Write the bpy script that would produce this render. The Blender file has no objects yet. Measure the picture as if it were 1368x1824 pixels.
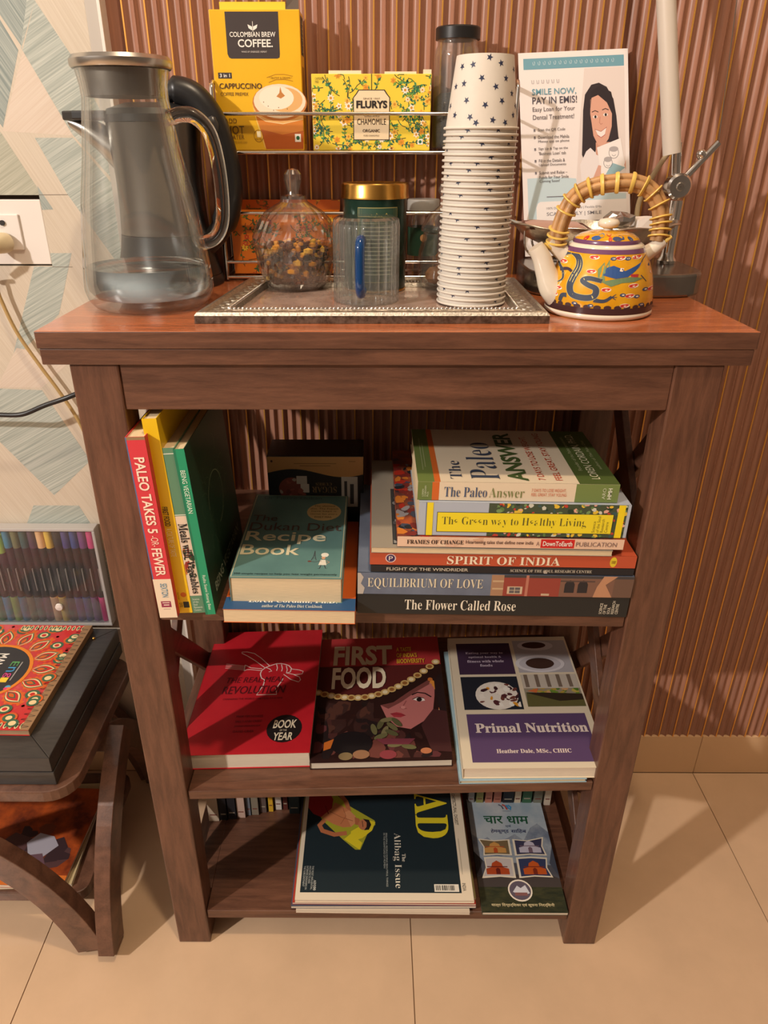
import bpy, bmesh, math, random
from mathutils import Vector, Matrix
random.seed(7)
S = bpy.context.scene
COL = S.collection
PI = math.pi

# ------------------------------------------------------------------ camera, world, lights, exposure
cam_d = bpy.data.cameras.new('camera')
cam = bpy.data.objects.new('camera', cam_d); COL.objects.link(cam)
cam_d.sensor_fit = 'VERTICAL'; cam_d.sensor_height = 24.0
cam_d.lens = 24.0 * 1289.93 / 1824.0
cam_d.shift_x = 25.09 / 1824.0
cam_d.clip_start = 0.02; cam_d.clip_end = 60
cam.location = (-0.0223, -0.6939, 1.0985)
cam.rotation_euler = (PI / 2 - 0.4702, 0, 0.0052)
S.camera = cam

S.view_settings.view_transform = 'Standard'
S.view_settings.look = 'None'
S.view_settings.gamma = 1.0
S.view_settings.use_curve_mapping = False
S.view_settings.exposure = 0.14

def lin(c):
    out = []
    for v in c:
        v /= 255.0
        out.append(v / 12.92 if v <= 0.04045 else ((v + 0.055) / 1.055) ** 2.4)
    return tuple(out)

W = bpy.data.worlds.new('World'); S.world = W; W.use_nodes = True
W.node_tree.nodes['Background'].inputs[0].default_value = (1.0, 0.86, 0.74, 1)
W.node_tree.nodes['Background'].inputs[1].default_value = 0.15

def lamp(name, loc, power, color, radius):
    d = bpy.data.lights.new(name, 'POINT'); d.energy = power; d.color = color; d.shadow_soft_size = radius
    o = bpy.data.objects.new(name, d); COL.objects.link(o); o.location = loc
    return o
lamp('lamp_light_key', (-2.0, -1.5, 2.05), 215, (1.0, 0.92, 0.85), 0.045)
lamp('lamp_light_warm', (0.12, -0.50, 2.62), 60, (1.0, 0.79, 0.56), 0.05)

# ------------------------------------------------------------------ materials
MATS = {}
def mat(name, rgb, rough=0.5, metal=0.0, spec=0.5, var=0.0, scale=40.0, stretch=(1, 1, 1), rgb2=None,
        bump=0.0, coat=0.0, trans=0.0, ior=1.45, emit=0.0):
    if name in MATS: return MATS[name]
    m = bpy.data.materials.new(name); m.use_nodes = True
    nt = m.node_tree; b = nt.nodes['Principled BSDF']
    c = lin(rgb)
    b.inputs['Base Color'].default_value = (*c, 1)
    b.inputs['Roughness'].default_value = rough
    b.inputs['Metallic'].default_value = metal
    b.inputs['Specular IOR Level'].default_value = spec
    b.inputs['Coat Weight'].default_value = coat
    b.inputs['Coat Roughness'].default_value = 0.08
    b.inputs['Transmission Weight'].default_value = trans
    b.inputs['IOR'].default_value = ior
    if var or rgb2 or bump:
        tc = nt.nodes.new('ShaderNodeTexCoord'); mp = nt.nodes.new('ShaderNodeMapping')
        mp.inputs['Scale'].default_value = stretch
        nz = nt.nodes.new('ShaderNodeTexNoise'); nz.inputs['Scale'].default_value = scale
        nz.inputs['Detail'].default_value = 5; nz.inputs['Roughness'].default_value = 0.6
        nt.links.new(tc.outputs['Object'], mp.inputs['Vector']); nt.links.new(mp.outputs['Vector'], nz.inputs['Vector'])
        if var or rgb2:
            rp = nt.nodes.new('ShaderNodeValToRGB')
            c2 = lin(rgb2) if rgb2 else tuple(max(0, v * (1 - var)) for v in c)
            rp.color_ramp.elements[0].position = 0.34; rp.color_ramp.elements[1].position = 0.66
            rp.color_ramp.elements[0].color = (*c2, 1); rp.color_ramp.elements[1].color = (*c, 1)
            nt.links.new(nz.outputs['Fac'], rp.inputs['Fac']); nt.links.new(rp.outputs['Color'], b.inputs['Base Color'])
        if bump:
            bp = nt.nodes.new('ShaderNodeBump'); bp.inputs['Strength'].default_value = bump; bp.inputs['Distance'].default_value = 0.002
            nt.links.new(nz.outputs['Fac'], bp.inputs['Height']); nt.links.new(bp.outputs['Normal'], b.inputs['Normal'])
    MATS[name] = m
    return m

def flat(rgb, rough=0.55):
    return mat('print_%d_%d_%d_%d' % (*rgb, int(rough * 100)), rgb, rough)

def thin_glass(name, tint=(0.96, 0.97, 0.96), rough=0.02, base=0.05, power=0.7, milk=0.02, expo=2.2):
    """clear thin-walled glass: transparent, with fresnel reflection"""
    if name in MATS: return MATS[name]
    m = bpy.data.materials.new(name); m.use_nodes = True; nt = m.node_tree
    for n in list(nt.nodes): nt.nodes.remove(n)
    out = nt.nodes.new('ShaderNodeOutputMaterial'); mx = nt.nodes.new('ShaderNodeMixShader')
    tr = nt.nodes.new('ShaderNodeBsdfTransparent'); gl = nt.nodes.new('ShaderNodeBsdfGlossy')
    lw = nt.nodes.new('ShaderNodeLayerWeight'); lw.inputs['Blend'].default_value = 0.5
    pw = nt.nodes.new('ShaderNodeMath'); pw.operation = 'POWER'; pw.inputs[1].default_value = expo
    fr = nt.nodes.new('ShaderNodeMath'); fr.operation = 'MULTIPLY_ADD'; fr.inputs[1].default_value = power; fr.inputs[2].default_value = base
    nt.links.new(lw.outputs['Facing'], pw.inputs[0]); nt.links.new(pw.outputs[0], fr.inputs[0])
    tr.inputs['Color'].default_value = (*tint, 1); gl.inputs['Roughness'].default_value = rough
    df = nt.nodes.new('ShaderNodeBsdfDiffuse'); df.inputs['Color'].default_value = (.85, .83, .8, 1)
    m2 = nt.nodes.new('ShaderNodeMixShader'); m2.inputs[0].default_value = milk
    nt.links.new(tr.outputs[0], m2.inputs[1]); nt.links.new(df.outputs[0], m2.inputs[2])
    nt.links.new(fr.outputs[0], mx.inputs[0]); nt.links.new(m2.outputs[0], mx.inputs[1]); nt.links.new(gl.outputs[0], mx.inputs[2])
    nt.links.new(mx.outputs[0], out.inputs['Surface'])
    MATS[name] = m
    return m

def wood(name, c1, c2, stretch, rough=0.38, coat=0.15, scale=14.0):
    if name in MATS: return MATS[name]
    m = bpy.data.materials.new(name); m.use_nodes = True; nt = m.node_tree; b = nt.nodes['Principled BSDF']
    tc = nt.nodes.new('ShaderNodeTexCoord'); mp = nt.nodes.new('ShaderNodeMapping'); mp.inputs['Scale'].default_value = stretch
    n1 = nt.nodes.new('ShaderNodeTexNoise'); n1.inputs['Scale'].default_value = scale; n1.inputs['Detail'].default_value = 6
    n1.inputs['Distortion'].default_value = 0.6
    n2 = nt.nodes.new('ShaderNodeTexNoise'); n2.inputs['Scale'].default_value = scale * 9; n2.inputs['Detail'].default_value = 3
    nt.links.new(tc.outputs['Object'], mp.inputs[0]); nt.links.new(mp.outputs[0], n1.inputs[0]); nt.links.new(mp.outputs[0], n2.inputs[0])
    mx = nt.nodes.new('ShaderNodeMath'); mx.operation = 'MULTIPLY_ADD'; mx.inputs[1].default_value = 0.3
    nt.links.new(n2.outputs['Fac'], mx.inputs[0]); nt.links.new(n1.outputs['Fac'], mx.inputs[2])
    rp = nt.nodes.new('ShaderNodeValToRGB'); e = rp.color_ramp.elements
    e[0].position = 0.42; e[0].color = (*lin(c2), 1); e[1].position = 0.86; e[1].color = (*lin(c1), 1)
    nt.links.new(mx.outputs[0], rp.inputs[0]); nt.links.new(rp.outputs[0], b.inputs['Base Color'])
    b.inputs['Roughness'].default_value = rough; b.inputs['Coat Weight'].default_value = coat; b.inputs['Coat Roughness'].default_value = 0.15
    bp = nt.nodes.new('ShaderNodeBump'); bp.inputs['Strength'].default_value = 0.12; bp.inputs['Distance'].default_value = 0.001
    nt.links.new(n2.outputs['Fac'], bp.inputs['Height']); nt.links.new(bp.outputs[0], b.inputs['Normal'])
    MATS[name] = m
    return m

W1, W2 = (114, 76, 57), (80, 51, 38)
WOOD_X = wood('walnut_along_x', W1, W2, (1, 9, 9))
WOOD_Y = wood('walnut_along_y', W1, W2, (9, 1, 9))
WOOD_Z = wood('walnut_along_z', W1, W2, (9, 9, 1))
WOOD_TOP_LIT = wood('polished_walnut_lit_top', (198, 114, 68), (150, 80, 46), (1, 9, 9), rough=0.24, coat=0.6)  # same walnut, polished, with orange lamplight painted into the colour
STOOL = wood('stool_wood', (116, 80, 62), (78, 52, 40), (3, 3, 3))
PAPER = mat('page_edges', (228, 204, 164), 0.8, var=0.16, scale=60, stretch=(1, 1, 30))
PAPER_W = mat('white_page_edges', (226, 212, 190), 0.8, var=0.12, scale=60, stretch=(1, 1, 30))
CHROME = mat('chrome', (225, 222, 218), 0.12, metal=1.0)
STEEL = mat('brushed_steel', (190, 186, 180), 0.28, metal=1.0)
GOLD = mat('gold_metal', (222, 170, 84), 0.22, metal=1.0)
BLACKP = mat('black_plastic', (34, 33, 33), 0.35)
GLASS = thin_glass('clear_glass')
WHITE = (238, 232, 222)

# ------------------------------------------------------------------ mesh helpers
class MB:
    def __init__(self): self.v = []; self.f = []; self.m = []
    def add(self, vs, fs, mi=0):
        o = len(self.v); self.v += [tuple(p) for p in vs]
        for q in fs: self.f.append(tuple(i + o for i in q)); self.m.append(mi)
        return self
    def box(self, x0, y0, z0, x1, y1, z1, mi=0):
        vs = [(x0,y0,z0),(x1,y0,z0),(x1,y1,z0),(x0,y1,z0),(x0,y0,z1),(x1,y0,z1),(x1,y1,z1),(x0,y1,z1)]
        return self.add(vs, [(3,2,1,0),(4,5,6,7),(0,1,5,4),(1,2,6,5),(2,3,7,6),(3,0,4,7)], mi)
    def lathe(self, prof, n=48, c=(0, 0), mi=0, cap0=False, cap1=False, fn=None):
        vs = []; fs = []
        for r, z in prof:
            for k in range(n):
                a = 2 * PI * k / n
                rr = r * (fn(a, z) if fn else 1.0)
                vs.append((c[0] + rr * math.cos(a), c[1] + rr * math.sin(a), z))
        for i in range(len(prof) - 1):
            for k in range(n):
                fs.append((i*n+k, i*n+(k+1)%n, (i+1)*n+(k+1)%n, (i+1)*n+k))
        if cap0: fs.append(tuple(range(n))[::-1])
        if cap1: fs.append(tuple((len(prof)-1)*n + k for k in range(n)))
        return self.add(vs, fs, mi)
    def tube(self, pts, r, n=10, mi=0, closed=False, flat_=1.0):
        pts = [Vector(p) for p in pts]; N = len(pts); vs = []; fs = []
        rs = r if isinstance(r, (list, tuple)) else [r] * N
        prev = None
        for i, p in enumerate(pts):
            if closed: t = pts[(i+1) % N] - pts[i-1]
            else: t = pts[min(i+1, N-1)] - pts[max(i-1, 0)]
            t.normalize()
            if prev is None:
                u = Vector((0, 0, 1)) if abs(t.z) < 0.9 else Vector((1, 0, 0))
            else: u = prev
            u = (u - t * u.dot(t)).normalized(); w = t.cross(u); prev = u
            for k in range(n):
                a = 2 * PI * k / n
                vs.append(p + u * (rs[i] * math.cos(a)) + w * (rs[i] * flat_ * math.sin(a)))
        for i in range(N if closed else N - 1):
            j = (i + 1) % N
            for k in range(n): fs.append((i*n+k, i*n+(k+1)%n, j*n+(k+1)%n, j*n+k))
        if not closed:
            fs.append(tuple(range(n))[::-1]); fs.append(tuple((N-1)*n + k for k in range(n)))
        return self.add(vs, fs, mi)
    def prism(self, poly, a, b, M=None, mi=0):
        """poly in (x,y), extruded z a..b, then matrix M"""
        n = len(poly)
        vs = [Vector((x, y, a)) for x, y in poly] + [Vector((x, y, b)) for x, y in poly]
        if M is not None: vs = [M @ v for v in vs]
        fs = [tuple(range(n))[::-1], tuple(range(n, 2*n))] + [(i, (i+1)%n, (i+1)%n+n, i+n) for i in range(n)]
        return self.add(vs, fs, mi)
    def sphere(self, c, r, n=12, mi=0, sc=(1, 1, 1)):
        m = n // 2; vs = [(c[0], c[1], c[2] - r * sc[2])]; fs = []
        for i in range(1, m):
            t = -PI/2 + PI * i / m
            for k in range(n):
                a = 2*PI*k/n
                vs.append((c[0]+r*sc[0]*math.cos(t)*math.cos(a), c[1]+r*sc[1]*math.cos(t)*math.sin(a), c[2]+r*sc[2]*math.sin(t)))
        vs.append((c[0], c[1], c[2] + r * sc[2])); L = len(vs) - 1
        for k in range(n): fs.append((0, 1+(k+1)%n, 1+k)); fs.append((L, 1+(m-2)*n+k, 1+(m-2)*n+(k+1)%n))
        for i in range(m-2):
            for k in range(n): fs.append((1+i*n+k, 1+i*n+(k+1)%n, 1+(i+1)*n+(k+1)%n, 1+(i+1)*n+k))
        return self.add(vs, fs, mi)

def link(name, data, parent=None):
    o = bpy.data.objects.new(name, data); COL.objects.link(o)
    if parent is not None: o.parent = parent
    return o
def obj(name, mb, mats, parent=None, smooth=None, bevel=0.0, loc=None, rot=None, fixn=True):
    me = bpy.data.meshes.new(name); me.from_pydata(mb.v, [], mb.f)
    if not isinstance(mats, (list, tuple)): mats = [mats]
    for m in mats: me.materials.append(m)
    if len(mats) > 1: me.polygons.foreach_set('material_index', mb.m)
    if fixn:
        bm = bmesh.new(); bm.from_mesh(me); bmesh.ops.recalc_face_normals(bm, faces=bm.faces); bm.to_mesh(me); bm.free()
    if smooth is not None:
        me.polygons.foreach_set('use_smooth', [True] * len(me.polygons)); me.set_sharp_from_angle(angle=math.radians(smooth))
    me.update()
    o = link(name, me, parent)
    if bevel:
        b = o.modifiers.new('bevel', 'BEVEL'); b.width = bevel; b.segments = 2; b.limit_method = 'ANGLE'
    if loc: o.location = loc
    if rot: o.rotation_euler = rot
    return o
def tag(o, label, cat, group=None):
    o['label'] = label; o['category'] = cat
    if group: o['group'] = group
    return o
def thing(name, label, cat, loc=(0, 0, 0), rot=(0, 0, 0), group=None):
    o = link(name, None); o.location = loc; o.rotation_euler = rot; o.empty_display_size = 0.02
    return tag(o, label, cat, group)
def struct(o): o['kind'] = 'structure'; return o

# ------------------------------------------------------------------ lettering and print
_gc = {}
def serif(s, base='bold'):
    U, L, D = 0x1D400, 0x1D41A, 0x1D7CE
    out = ''
    for ch in s:
        if 'A' <= ch <= 'Z': out += chr(U + ord(ch) - 65)
        elif 'a' <= ch <= 'z': out += chr(L + ord(ch) - 97)
        elif '0' <= ch <= '9': out += chr(D + ord(ch) - 48)
        else: out += ch
    return out
def glyphs(s, bold=0.0):
    k = (s, bold)
    if k in _gc: return _gc[k]
    cu = bpy.data.curves.new('t', 'FONT'); cu.body = s; cu.size = 1.0; cu.resolution_u = 3; cu.offset = bold
    cu.align_x = 'LEFT'; cu.space_line = 1.0
    o = bpy.data.objects.new('t', cu)
    me = bpy.data.meshes.new_from_object(o)
    vs = [(v.co.x, v.co.y) for v in me.vertices]; fs = [tuple(p.vertices) for p in me.polygons]
    bpy.data.objects.remove(o); bpy.data.curves.remove(cu); bpy.data.meshes.remove(me)
    if vs:
        x0 = min(v[0] for v in vs); x1 = max(v[0] for v in vs); y0 = min(v[1] for v in vs); y1 = max(v[1] for v in vs)
        vs = [((x - x0) / max(1e-6, x1 - x0), (y - y0) / max(1e-6, y1 - y0)) for x, y in vs]
    _gc[k] = (vs, fs)
    return _gc[k]

class Canvas:
    """flat print on a face: normalised coords 0..1 along u and v; origin, U and V are vectors in the parent's space"""
    def __init__(self, parent, O, U, V, step=0.00004):
        self.p = parent; self.O = Vector(O); self.U = Vector(U); self.V = Vector(V)
        self.N = self.U.cross(self.V).normalized(); self.step = step; self.L = 1
        self.mats = []; self.a = MB(); self.t = MB(); self.tm = []
    def P(self, x, y, l): return self.O + self.U * x + self.V * y + self.N * (self.step * l)
    def _mi(self, lst, m):
        if m not in lst: lst.append(m)
        return lst.index(m)
    def poly(self, pts, col, l=None):
        if l is None: l = self.L; self.L += 0.25
        m = col if not isinstance(col, tuple) else flat(col)
        self.a.add([self.P(x, y, l) for x, y in pts], [tuple(range(len(pts)))], self._mi(self.mats, m)); return self
    def rect(self, x0, y0, x1, y1, col, l=None): return self.poly([(x0,y0),(x1,y0),(x1,y1),(x0,y1)], col, l)
    def ell(self, cx, cy, rx, ry, col, l=None, n=24, a0=0.0):
        return self.poly([(cx + rx*math.cos(2*PI*k/n+a0), cy + ry*math.sin(2*PI*k/n+a0)) for k in range(n)], col, l)
    def line(self, pts, w, col, l=None, closed=False):
        """ribbon; w in metres"""
        if l is None: l = self.L; self.L += 0.25
        ul, vl = self.U.length, self.V.length
        q = [Vector((x*ul, y*vl)) for x, y in pts]; n = len(q); L_ = []; R_ = []
        for i in range(n):
            t = (q[(i+1)%n]-q[i-1]) if closed else (q[min(i+1,n-1)]-q[max(i-1,0)])
            if t.length < 1e-9: t = Vector((1, 0))
            t.normalize(); nn = Vector((-t.y, t.x)) * (w/2)
            L_.append(q[i]+nn); R_.append(q[i]-nn)
        m = col if not isinstance(col, tuple) else flat(col)
        vs = [self.P(v.x/ul, v.y/vl, l) for v in L_+R_]
        fs = [(n+i, n+(i+1)%n, (i+1)%n, i) for i in range(n if closed else n-1)]
        self.a.add(vs, fs, self._mi(self.mats, m)); return self
    def text(self, s, x0, y0, x1, y1, col, rot=0, bold=0.0, l=None, slant=0.0):
        if l is None: l = max(14, self.L + 1)
        vs, fs = glyphs(s, bold); m = col if not isinstance(col, tuple) else flat(col)
        out = []
        for a, b in vs:
            a = a + slant * (b - 0.5)
            if rot == 0: x = x0 + a*(x1-x0); y = y0 + b*(y1-y0)
            elif rot == 90: x = x1 - b*(x1-x0); y = y0 + a*(y1-y0)
            elif rot == -90: x = x0 + b*(x1-x0); y = y1 - a*(y1-y0)
            else: x = x1 - a*(x1-x0); y = y1 - b*(y1-y0)
            out.append(self.P(x, y, l))
        self.t.add(out, fs, self._mi(self.tm, m)); return self
    def done(self, pname='cover_print', tname='lettering'):
        r = []
        if self.a.f: r.append(obj(pname, self.a, self.mats, self.p, fixn=False))
        if self.t.f: r.append(obj(tname, self.t, self.tm, self.p, fixn=False))
        for o in r: o['kind'] = 'stuff'      # flat print
        return r

class RevCanvas(Canvas):
    """print wrapped on a body of revolution: x = angle from the front (radians, + to the right), y = height"""
    def __init__(self, parent, rfun, front=-PI/2, step=0.00004, lift=0.00012):
        Canvas.__init__(self, parent, (0, 0, 0), (0.05, 0, 0), (0, 0, 1), step); self.rf = rfun; self.fr = front; self.lift = lift
    def P(self, x, y, l):
        r = self.rf(y) + self.lift + self.step * l; a = self.fr + x
        return Vector((r * math.cos(a), r * math.sin(a), y))
    def poly(self, pts, col, l=None):
        if l is None: l = self.L; self.L += 0.25
        xs = [p[0] for p in pts]; x0, x1 = min(xs), max(xs); n = max(1, int(math.ceil((x1-x0)/0.09)))
        if n == 1: return Canvas.poly(self, pts, col, l)
        def clip(ps, c, keep_gt):
            out = []
            for i in range(len(ps)):
                a, b = ps[i-1], ps[i]; ia = (a[0] >= c) == keep_gt; ib = (b[0] >= c) == keep_gt
                if ia != ib:
                    t = (c-a[0])/(b[0]-a[0]); out.append((c, a[1]+(b[1]-a[1])*t))
                if ib: out.append(b)
            return out
        for i in range(n):
            q = clip(clip(pts, x0+(x1-x0)*i/n, True), x0+(x1-x0)*(i+1)/n, False)
            if len(q) > 2: Canvas.poly(self, q, col, l)
        return self
    def band(self, a0, a1, y0, y1, col, n=24, l=None):
        if l is None: l = self.L; self.L += 0.25
        for i in range(n):
            x0 = a0 + (a1-a0)*i/n; x1 = a0 + (a1-a0)*(i+1)/n
            self.poly([(x0,y0),(x1,y0),(x1,y1),(x0,y1)], col, l)
        return self

def blobs(cv, x0, y0, x1, y1, cols, n, r, seed=1, asp=1.0):
    """scatter of irregular small colour patches (printed photo detail)"""
    rd = random.Random(seed)
    for i in range(n):
        cx = rd.uniform(x0, x1); cy = rd.uniform(y0, y1); rr = r * rd.uniform(0.5, 1.3); a0 = rd.uniform(0, 6)
        k = rd.randint(5, 8); e = rd.uniform(0.4, 1.0); th = rd.uniform(0, PI)
        pts = []
        for j in range(k):
            a = 2*PI*j/k + a0; q = rr * rd.uniform(0.75, 1.1)
            px, py = q*math.cos(a), q*e*math.sin(a)
            pts.append((min(x1, max(x0, cx + px*math.cos(th) - py*math.sin(th))), min(y1, max(y0, cy + (px*math.sin(th) + py*math.cos(th))*asp))))
        cv.poly(pts, rd.choice(cols), 4 + 4.0*i/n)

def book(name, label, L, D, T, loc, rot, cover, spine='-y', pages=None, cover_t=0.0008, inset=0.0015, group=None, spine_col=None, back=None, cat='book'):
    """local x 0..L, y 0..D, z 0..T; front cover on top; spine on one side"""
    b = thing(name, label, cat, loc, rot, group)
    pages = pages or PAPER
    cm = cover if not isinstance(cover, tuple) else flat(cover, 0.38)
    sm = cm if spine_col is None else flat(spine_col, 0.38)
    bkm = cm if back is None else flat(back, 0.38)
    c = cover_t
    obj('front_cover', MB().box(0, 0, T-c, L, D, T), cm, b)
    obj('back_cover', MB().box(0, 0, 0, L, D, c), bkm, b)
    i = {'-y': [inset, c, L-inset, D-inset], '-x': [c, inset, L-inset, D-inset], '+x': [inset, inset, L-c, D-inset], '+y': [inset, inset, L-inset, D-c]}[spine]
    obj('page_block', MB().box(i[0], i[1], c, i[2], i[3], T-c), pages, b)
    s = {'-y': (0, -c*0.2, 0, L, c, T), '-x': (-c*0.2, 0, 0, c, D, T), '+x': (L-c, 0, 0, L+c*0.2, D, T), '+y': (0, D-c, 0, L, D+c*0.2, T)}[spine]
    obj('spine', MB().box(*s), sm, b)
    return b
def top_canvas(b, L, D, T): return Canvas(b, (0, 0, T), (L, 0, 0), (0, D, 0))
def spine_canvas(b, L, T, c=0.0008): return Canvas(b, (0, -c*0.2, 0), (L, 0, 0), (0, 0, T))

# ================================================================== the setting
# floor of large polished tiles
floor = struct(link('floor', None))
TILE = mat('floor_tile', (216, 182, 148), 0.16, var=0.10, scale=7, spec=0.5)
GROUT = mat('grout', (128, 98, 70), 0.8)
TP = 0.5665
x_first = 0.038 - 5 * TP
obj('grout_bed', MB().box(x_first - .01, .343 - 5*TP, -0.02, x_first + 8*TP, .36, -0.0012), GROUT, floor)
tile_me = None
for i in range(8):
    for j in range(5):
        if tile_me is None:
            t = obj('floor_tile', MB().box(0.0008, 0.0008, -0.015, TP-0.0008, TP-0.0008, 0), TILE, floor, bevel=0.0006); tile_me = t.data
        else:
            t = link('floor_tile', tile_me, floor)
        t.location = (x_first + i*TP, .343 - (j+1)*TP, 0)

# fluted wooden panel wall with gold strips
wall_back = struct(link('wall_back', None))
SLAT = mat('fluted_panel_brown', (168, 120, 98), 0.36, var=0.28, scale=9, stretch=(22, 22, 0.8))
GSTRIP = mat('gold_strip', (238, 176, 88), 0.34, metal=0.6)
PITCH, G0, YW, ZB, ZT = 0.0272, 0.004, 0.343, 0.0945, 2.79
def flute_profile():
    pts = []; hw = PITCH / 2
    for k in range(2):
        x0 = k * hw
        a, b = x0 + 0.0006, x0 + hw - 0.0006
        n = 8
        pts.append((x0, 0.0))
        for i in range(n + 1):
            s = i / n; x = a + (b - a) * s
            pts.append((x, 0.0052 * math.sin(PI * s) ** 0.75))
    pts.append((PITCH, 0.0))
    return pts
fp = flute_profile()
sl = MB()
poly = fp + [(PITCH, 0.016), (0, 0.016)]
sl.prism([(x, y) for x, y in poly], ZB, ZT)
slat_me = None; strip_me = None
i0 = math.ceil((-0.345 - G0) / PITCH); i1 = int((1.35 - G0) / PITCH)
for i in range(i0, i1):
    x = G0 + i * PITCH
    if slat_me is None:
        o = obj('fluted_slat', sl, SLAT, wall_back, smooth=50); slat_me = o.data
        g = obj('gold_strip', MB().box(-0.0009, -0.0009, ZB, 0.0009, 0.003, ZT), GSTRIP, wall_back); strip_me = g.data
    else:
        o = link('fluted_slat', slat_me, wall_back); g = link('gold_strip', strip_me, wall_back)
    o.location = (x, YW, 0); g.location = (x, YW, 0)
obj('backing_board', MB().box(-0.36, YW+0.0161, 0, 1.36, YW+0.05, ZT), SLAT, wall_back)

# baseboard of tile pieces
base = struct(link('baseboard_back', None))
BASE = mat('skirting_tile', (222, 184, 142), 0.35, var=0.06, scale=9)
for k, (a, b) in enumerate([(-2.7, -1.661), (-1.66, -1.0945), (-1.0935, -.528), (-.527, .0385), (.0395, .605), (.606, 1.1715), (1.1725, 1.36)]):
    obj('skirting_tile', MB().box(a, .343, 0.0005, b, .36, .0944), BASE, base, bevel=0.0008)

# papered wall beside the panel
def hatch(name, c1, c2, ang, sc=260):
    m = bpy.data.materials.new(name); m.use_nodes = True; nt = m.node_tree; b = nt.nodes['Principled BSDF']
    tc = nt.nodes.new('ShaderNodeTexCoord'); mp = nt.nodes.new('ShaderNodeMapping')
    mp.inputs['Rotation'].default_value = (0, math.radians(ang), 0)
    mp2 = nt.nodes.new('ShaderNodeMapping'); mp2.inputs['Scale'].default_value = (1.2, 1.2, 75)
    nz = nt.nodes.new('ShaderNodeTexNoise'); nz.inputs['Scale'].default_value = 7; nz.inputs['Detail'].default_value = 4
    rp = nt.nodes.new('ShaderNodeValToRGB'); rp.color_ramp.elements[0].position = .36; rp.color_ramp.elements[1].position = .7
    rp.color_ramp.elements[0].color = (*lin(c1), 1); rp.color_ramp.elements[1].color = (*lin(c2), 1)
    nt.links.new(tc.outputs['Object'], mp.inputs[0]); nt.links.new(mp.outputs[0], mp2.inputs[0]); nt.links.new(mp2.outputs[0], nz.inputs[0])
    nt.links.new(nz.outputs[0], rp.inputs[0]); nt.links.new(rp.outputs[0], b.inputs['Base Color'])
    b.inputs['Roughness'].default_value = .6
    return m
HB = hatch('wallpaper_beige', (196, 182, 162), (206, 194, 176), -62)
HP = hatch('wallpaper_pink', (204, 186, 168), (212, 198, 182), 35)
HT = hatch('wallpaper_teal', (150, 158, 150), (192, 196, 186), 28)
HD = hatch('wallpaper_dark_teal', (122, 134, 130), (168, 174, 166), -60)
HG = hatch('wallpaper_grey_green', (156, 156, 138), (184, 182, 164), 30)
wl = struct(link('wall_left', None))
# opening for the socket x -0.56..-0.464, z 0.949..1.039
wm = MB()
sx0, sx1, sz0, sz1 = -.60, -.4635, .949, 1.0385
wm.box(-2.7, YW, 0.0945, sx0, YW+.05, ZT); wm.box(sx1, YW, 0.0945, -.3655, YW+.05, ZT)
wm.box(sx0, YW, 0.0945, sx1, YW+.05, sz0); wm.box(sx0, YW, sz1, sx1, YW+.05, ZT)
obj('papered_wall', wm, HB, wl)
obj('wall_box_recess', MB().box(sx0, YW+.014, sz0, sx1, YW+.05, sz1), mat('recess_dark', (70, 58, 48), .9), wl)
cv = Canvas(wl, (0, YW, 0), (1, 0, 0), (0, 0, 1))
cv.poly([(-.56,1.39),(-.37,1.39),(-.45,1.2035)], HD)
cv.poly([(-.4245,1.25),(-.391,1.194),(-.3655,1.135),(-.3655,1.06),(-.406,1.109),(-.45,1.2)], HT)
cv.poly([(-.4245,1.25),(-.45,1.2035),(-.45,1.2),(-.4515,1.2025),(-.43,1.262)], HT)
cv.poly([(-.455,1.2),(-.493,1.117),(-.56,1.23),(-.545,1.385)], HD)
cv.poly([(-.45,1.199),(-.406,1.108),(-.494,1.113)], HP)
cv.poly([(-.496,1.11),(-.4636,1.047),(-.4636,1.0386),(-.60,1.0386),(-.60,1.11),(-.56,1.2)], HG)
cv.poly([(-.455,1.1055),(-.406,1.1055),(-.3655,1.053),(-.3655,.94),(-.426,1.04)], HT)
cv.poly([(-.4634,1.05),(-.448,1.021),(-.4634,1.0205)], HD)
cv.poly([(-.4634,.966),(-.434,.966),(-.467,.884),(-.53,.832),(-.544,.828),(-.489,.9485),(-.4634,.9485)], HT)
cv.poly([(-.538,.836),(-.459,.82),(-.513,.777),(-.58,.777)], HP)
cv.poly([(-.62,.777),(-.514,.773),(-.462,.66),(-.53,.60),(-.60,.697)], HT)
cv.poly([(-.40,.80),(-.37,.72),(-.42,.66),(-.45,.72)], HG)
cv.poly([(-.567,.582),(-.494,.582),(-.47,.521),(-.60,.52)], HT)
cv.poly([(-.47,.50),(-.38,.50),(-.42,.40),(-.50,.38)], HT)
cv.poly([(-.60,.48),(-.50,.36),(-.66,.30)], HP)
cv.poly([(-.70,1.0),(-.61,1.0),(-.66,.86),(-.78,.83)], HT)
cv.poly([(-.90,1.2),(-.70,1.2),(-.80,1.02)], HT)
cv.poly([(-.46,.30),(-.38,.34),(-.39,.16),(-.45,.12)], HG)
cv.done('wallpaper_pattern')
# cut marks of the paper by the socket
cm_ = Canvas(wl, (0, YW, 0), (1, 0, 0), (0, 0, 1))
cm_.L = 6; cm_.line([(-.4635,1.0388),(-.425,1.039)], .0006, (110,96,82)); cm_.line([(-.4635,.948),(-.436,.9478)], .0006, (110,96,82))
cm_.done('paper_cut')

trim = struct(link('trim_1', None))
TRIMM = mat('grey_trim', (186, 178, 168), .45)
obj('trim_body', MB().box(-.3648, YW-.004, .0945, -.3505, YW+.05, ZT), TRIMM, trim, bevel=.0006)
obj('trim_edge', MB().box(-.3503, YW-.006, .0945, -.3462, YW+.05, ZT), mat('white_trim', (232, 222, 212), .4), trim, bevel=.0006)

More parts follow.
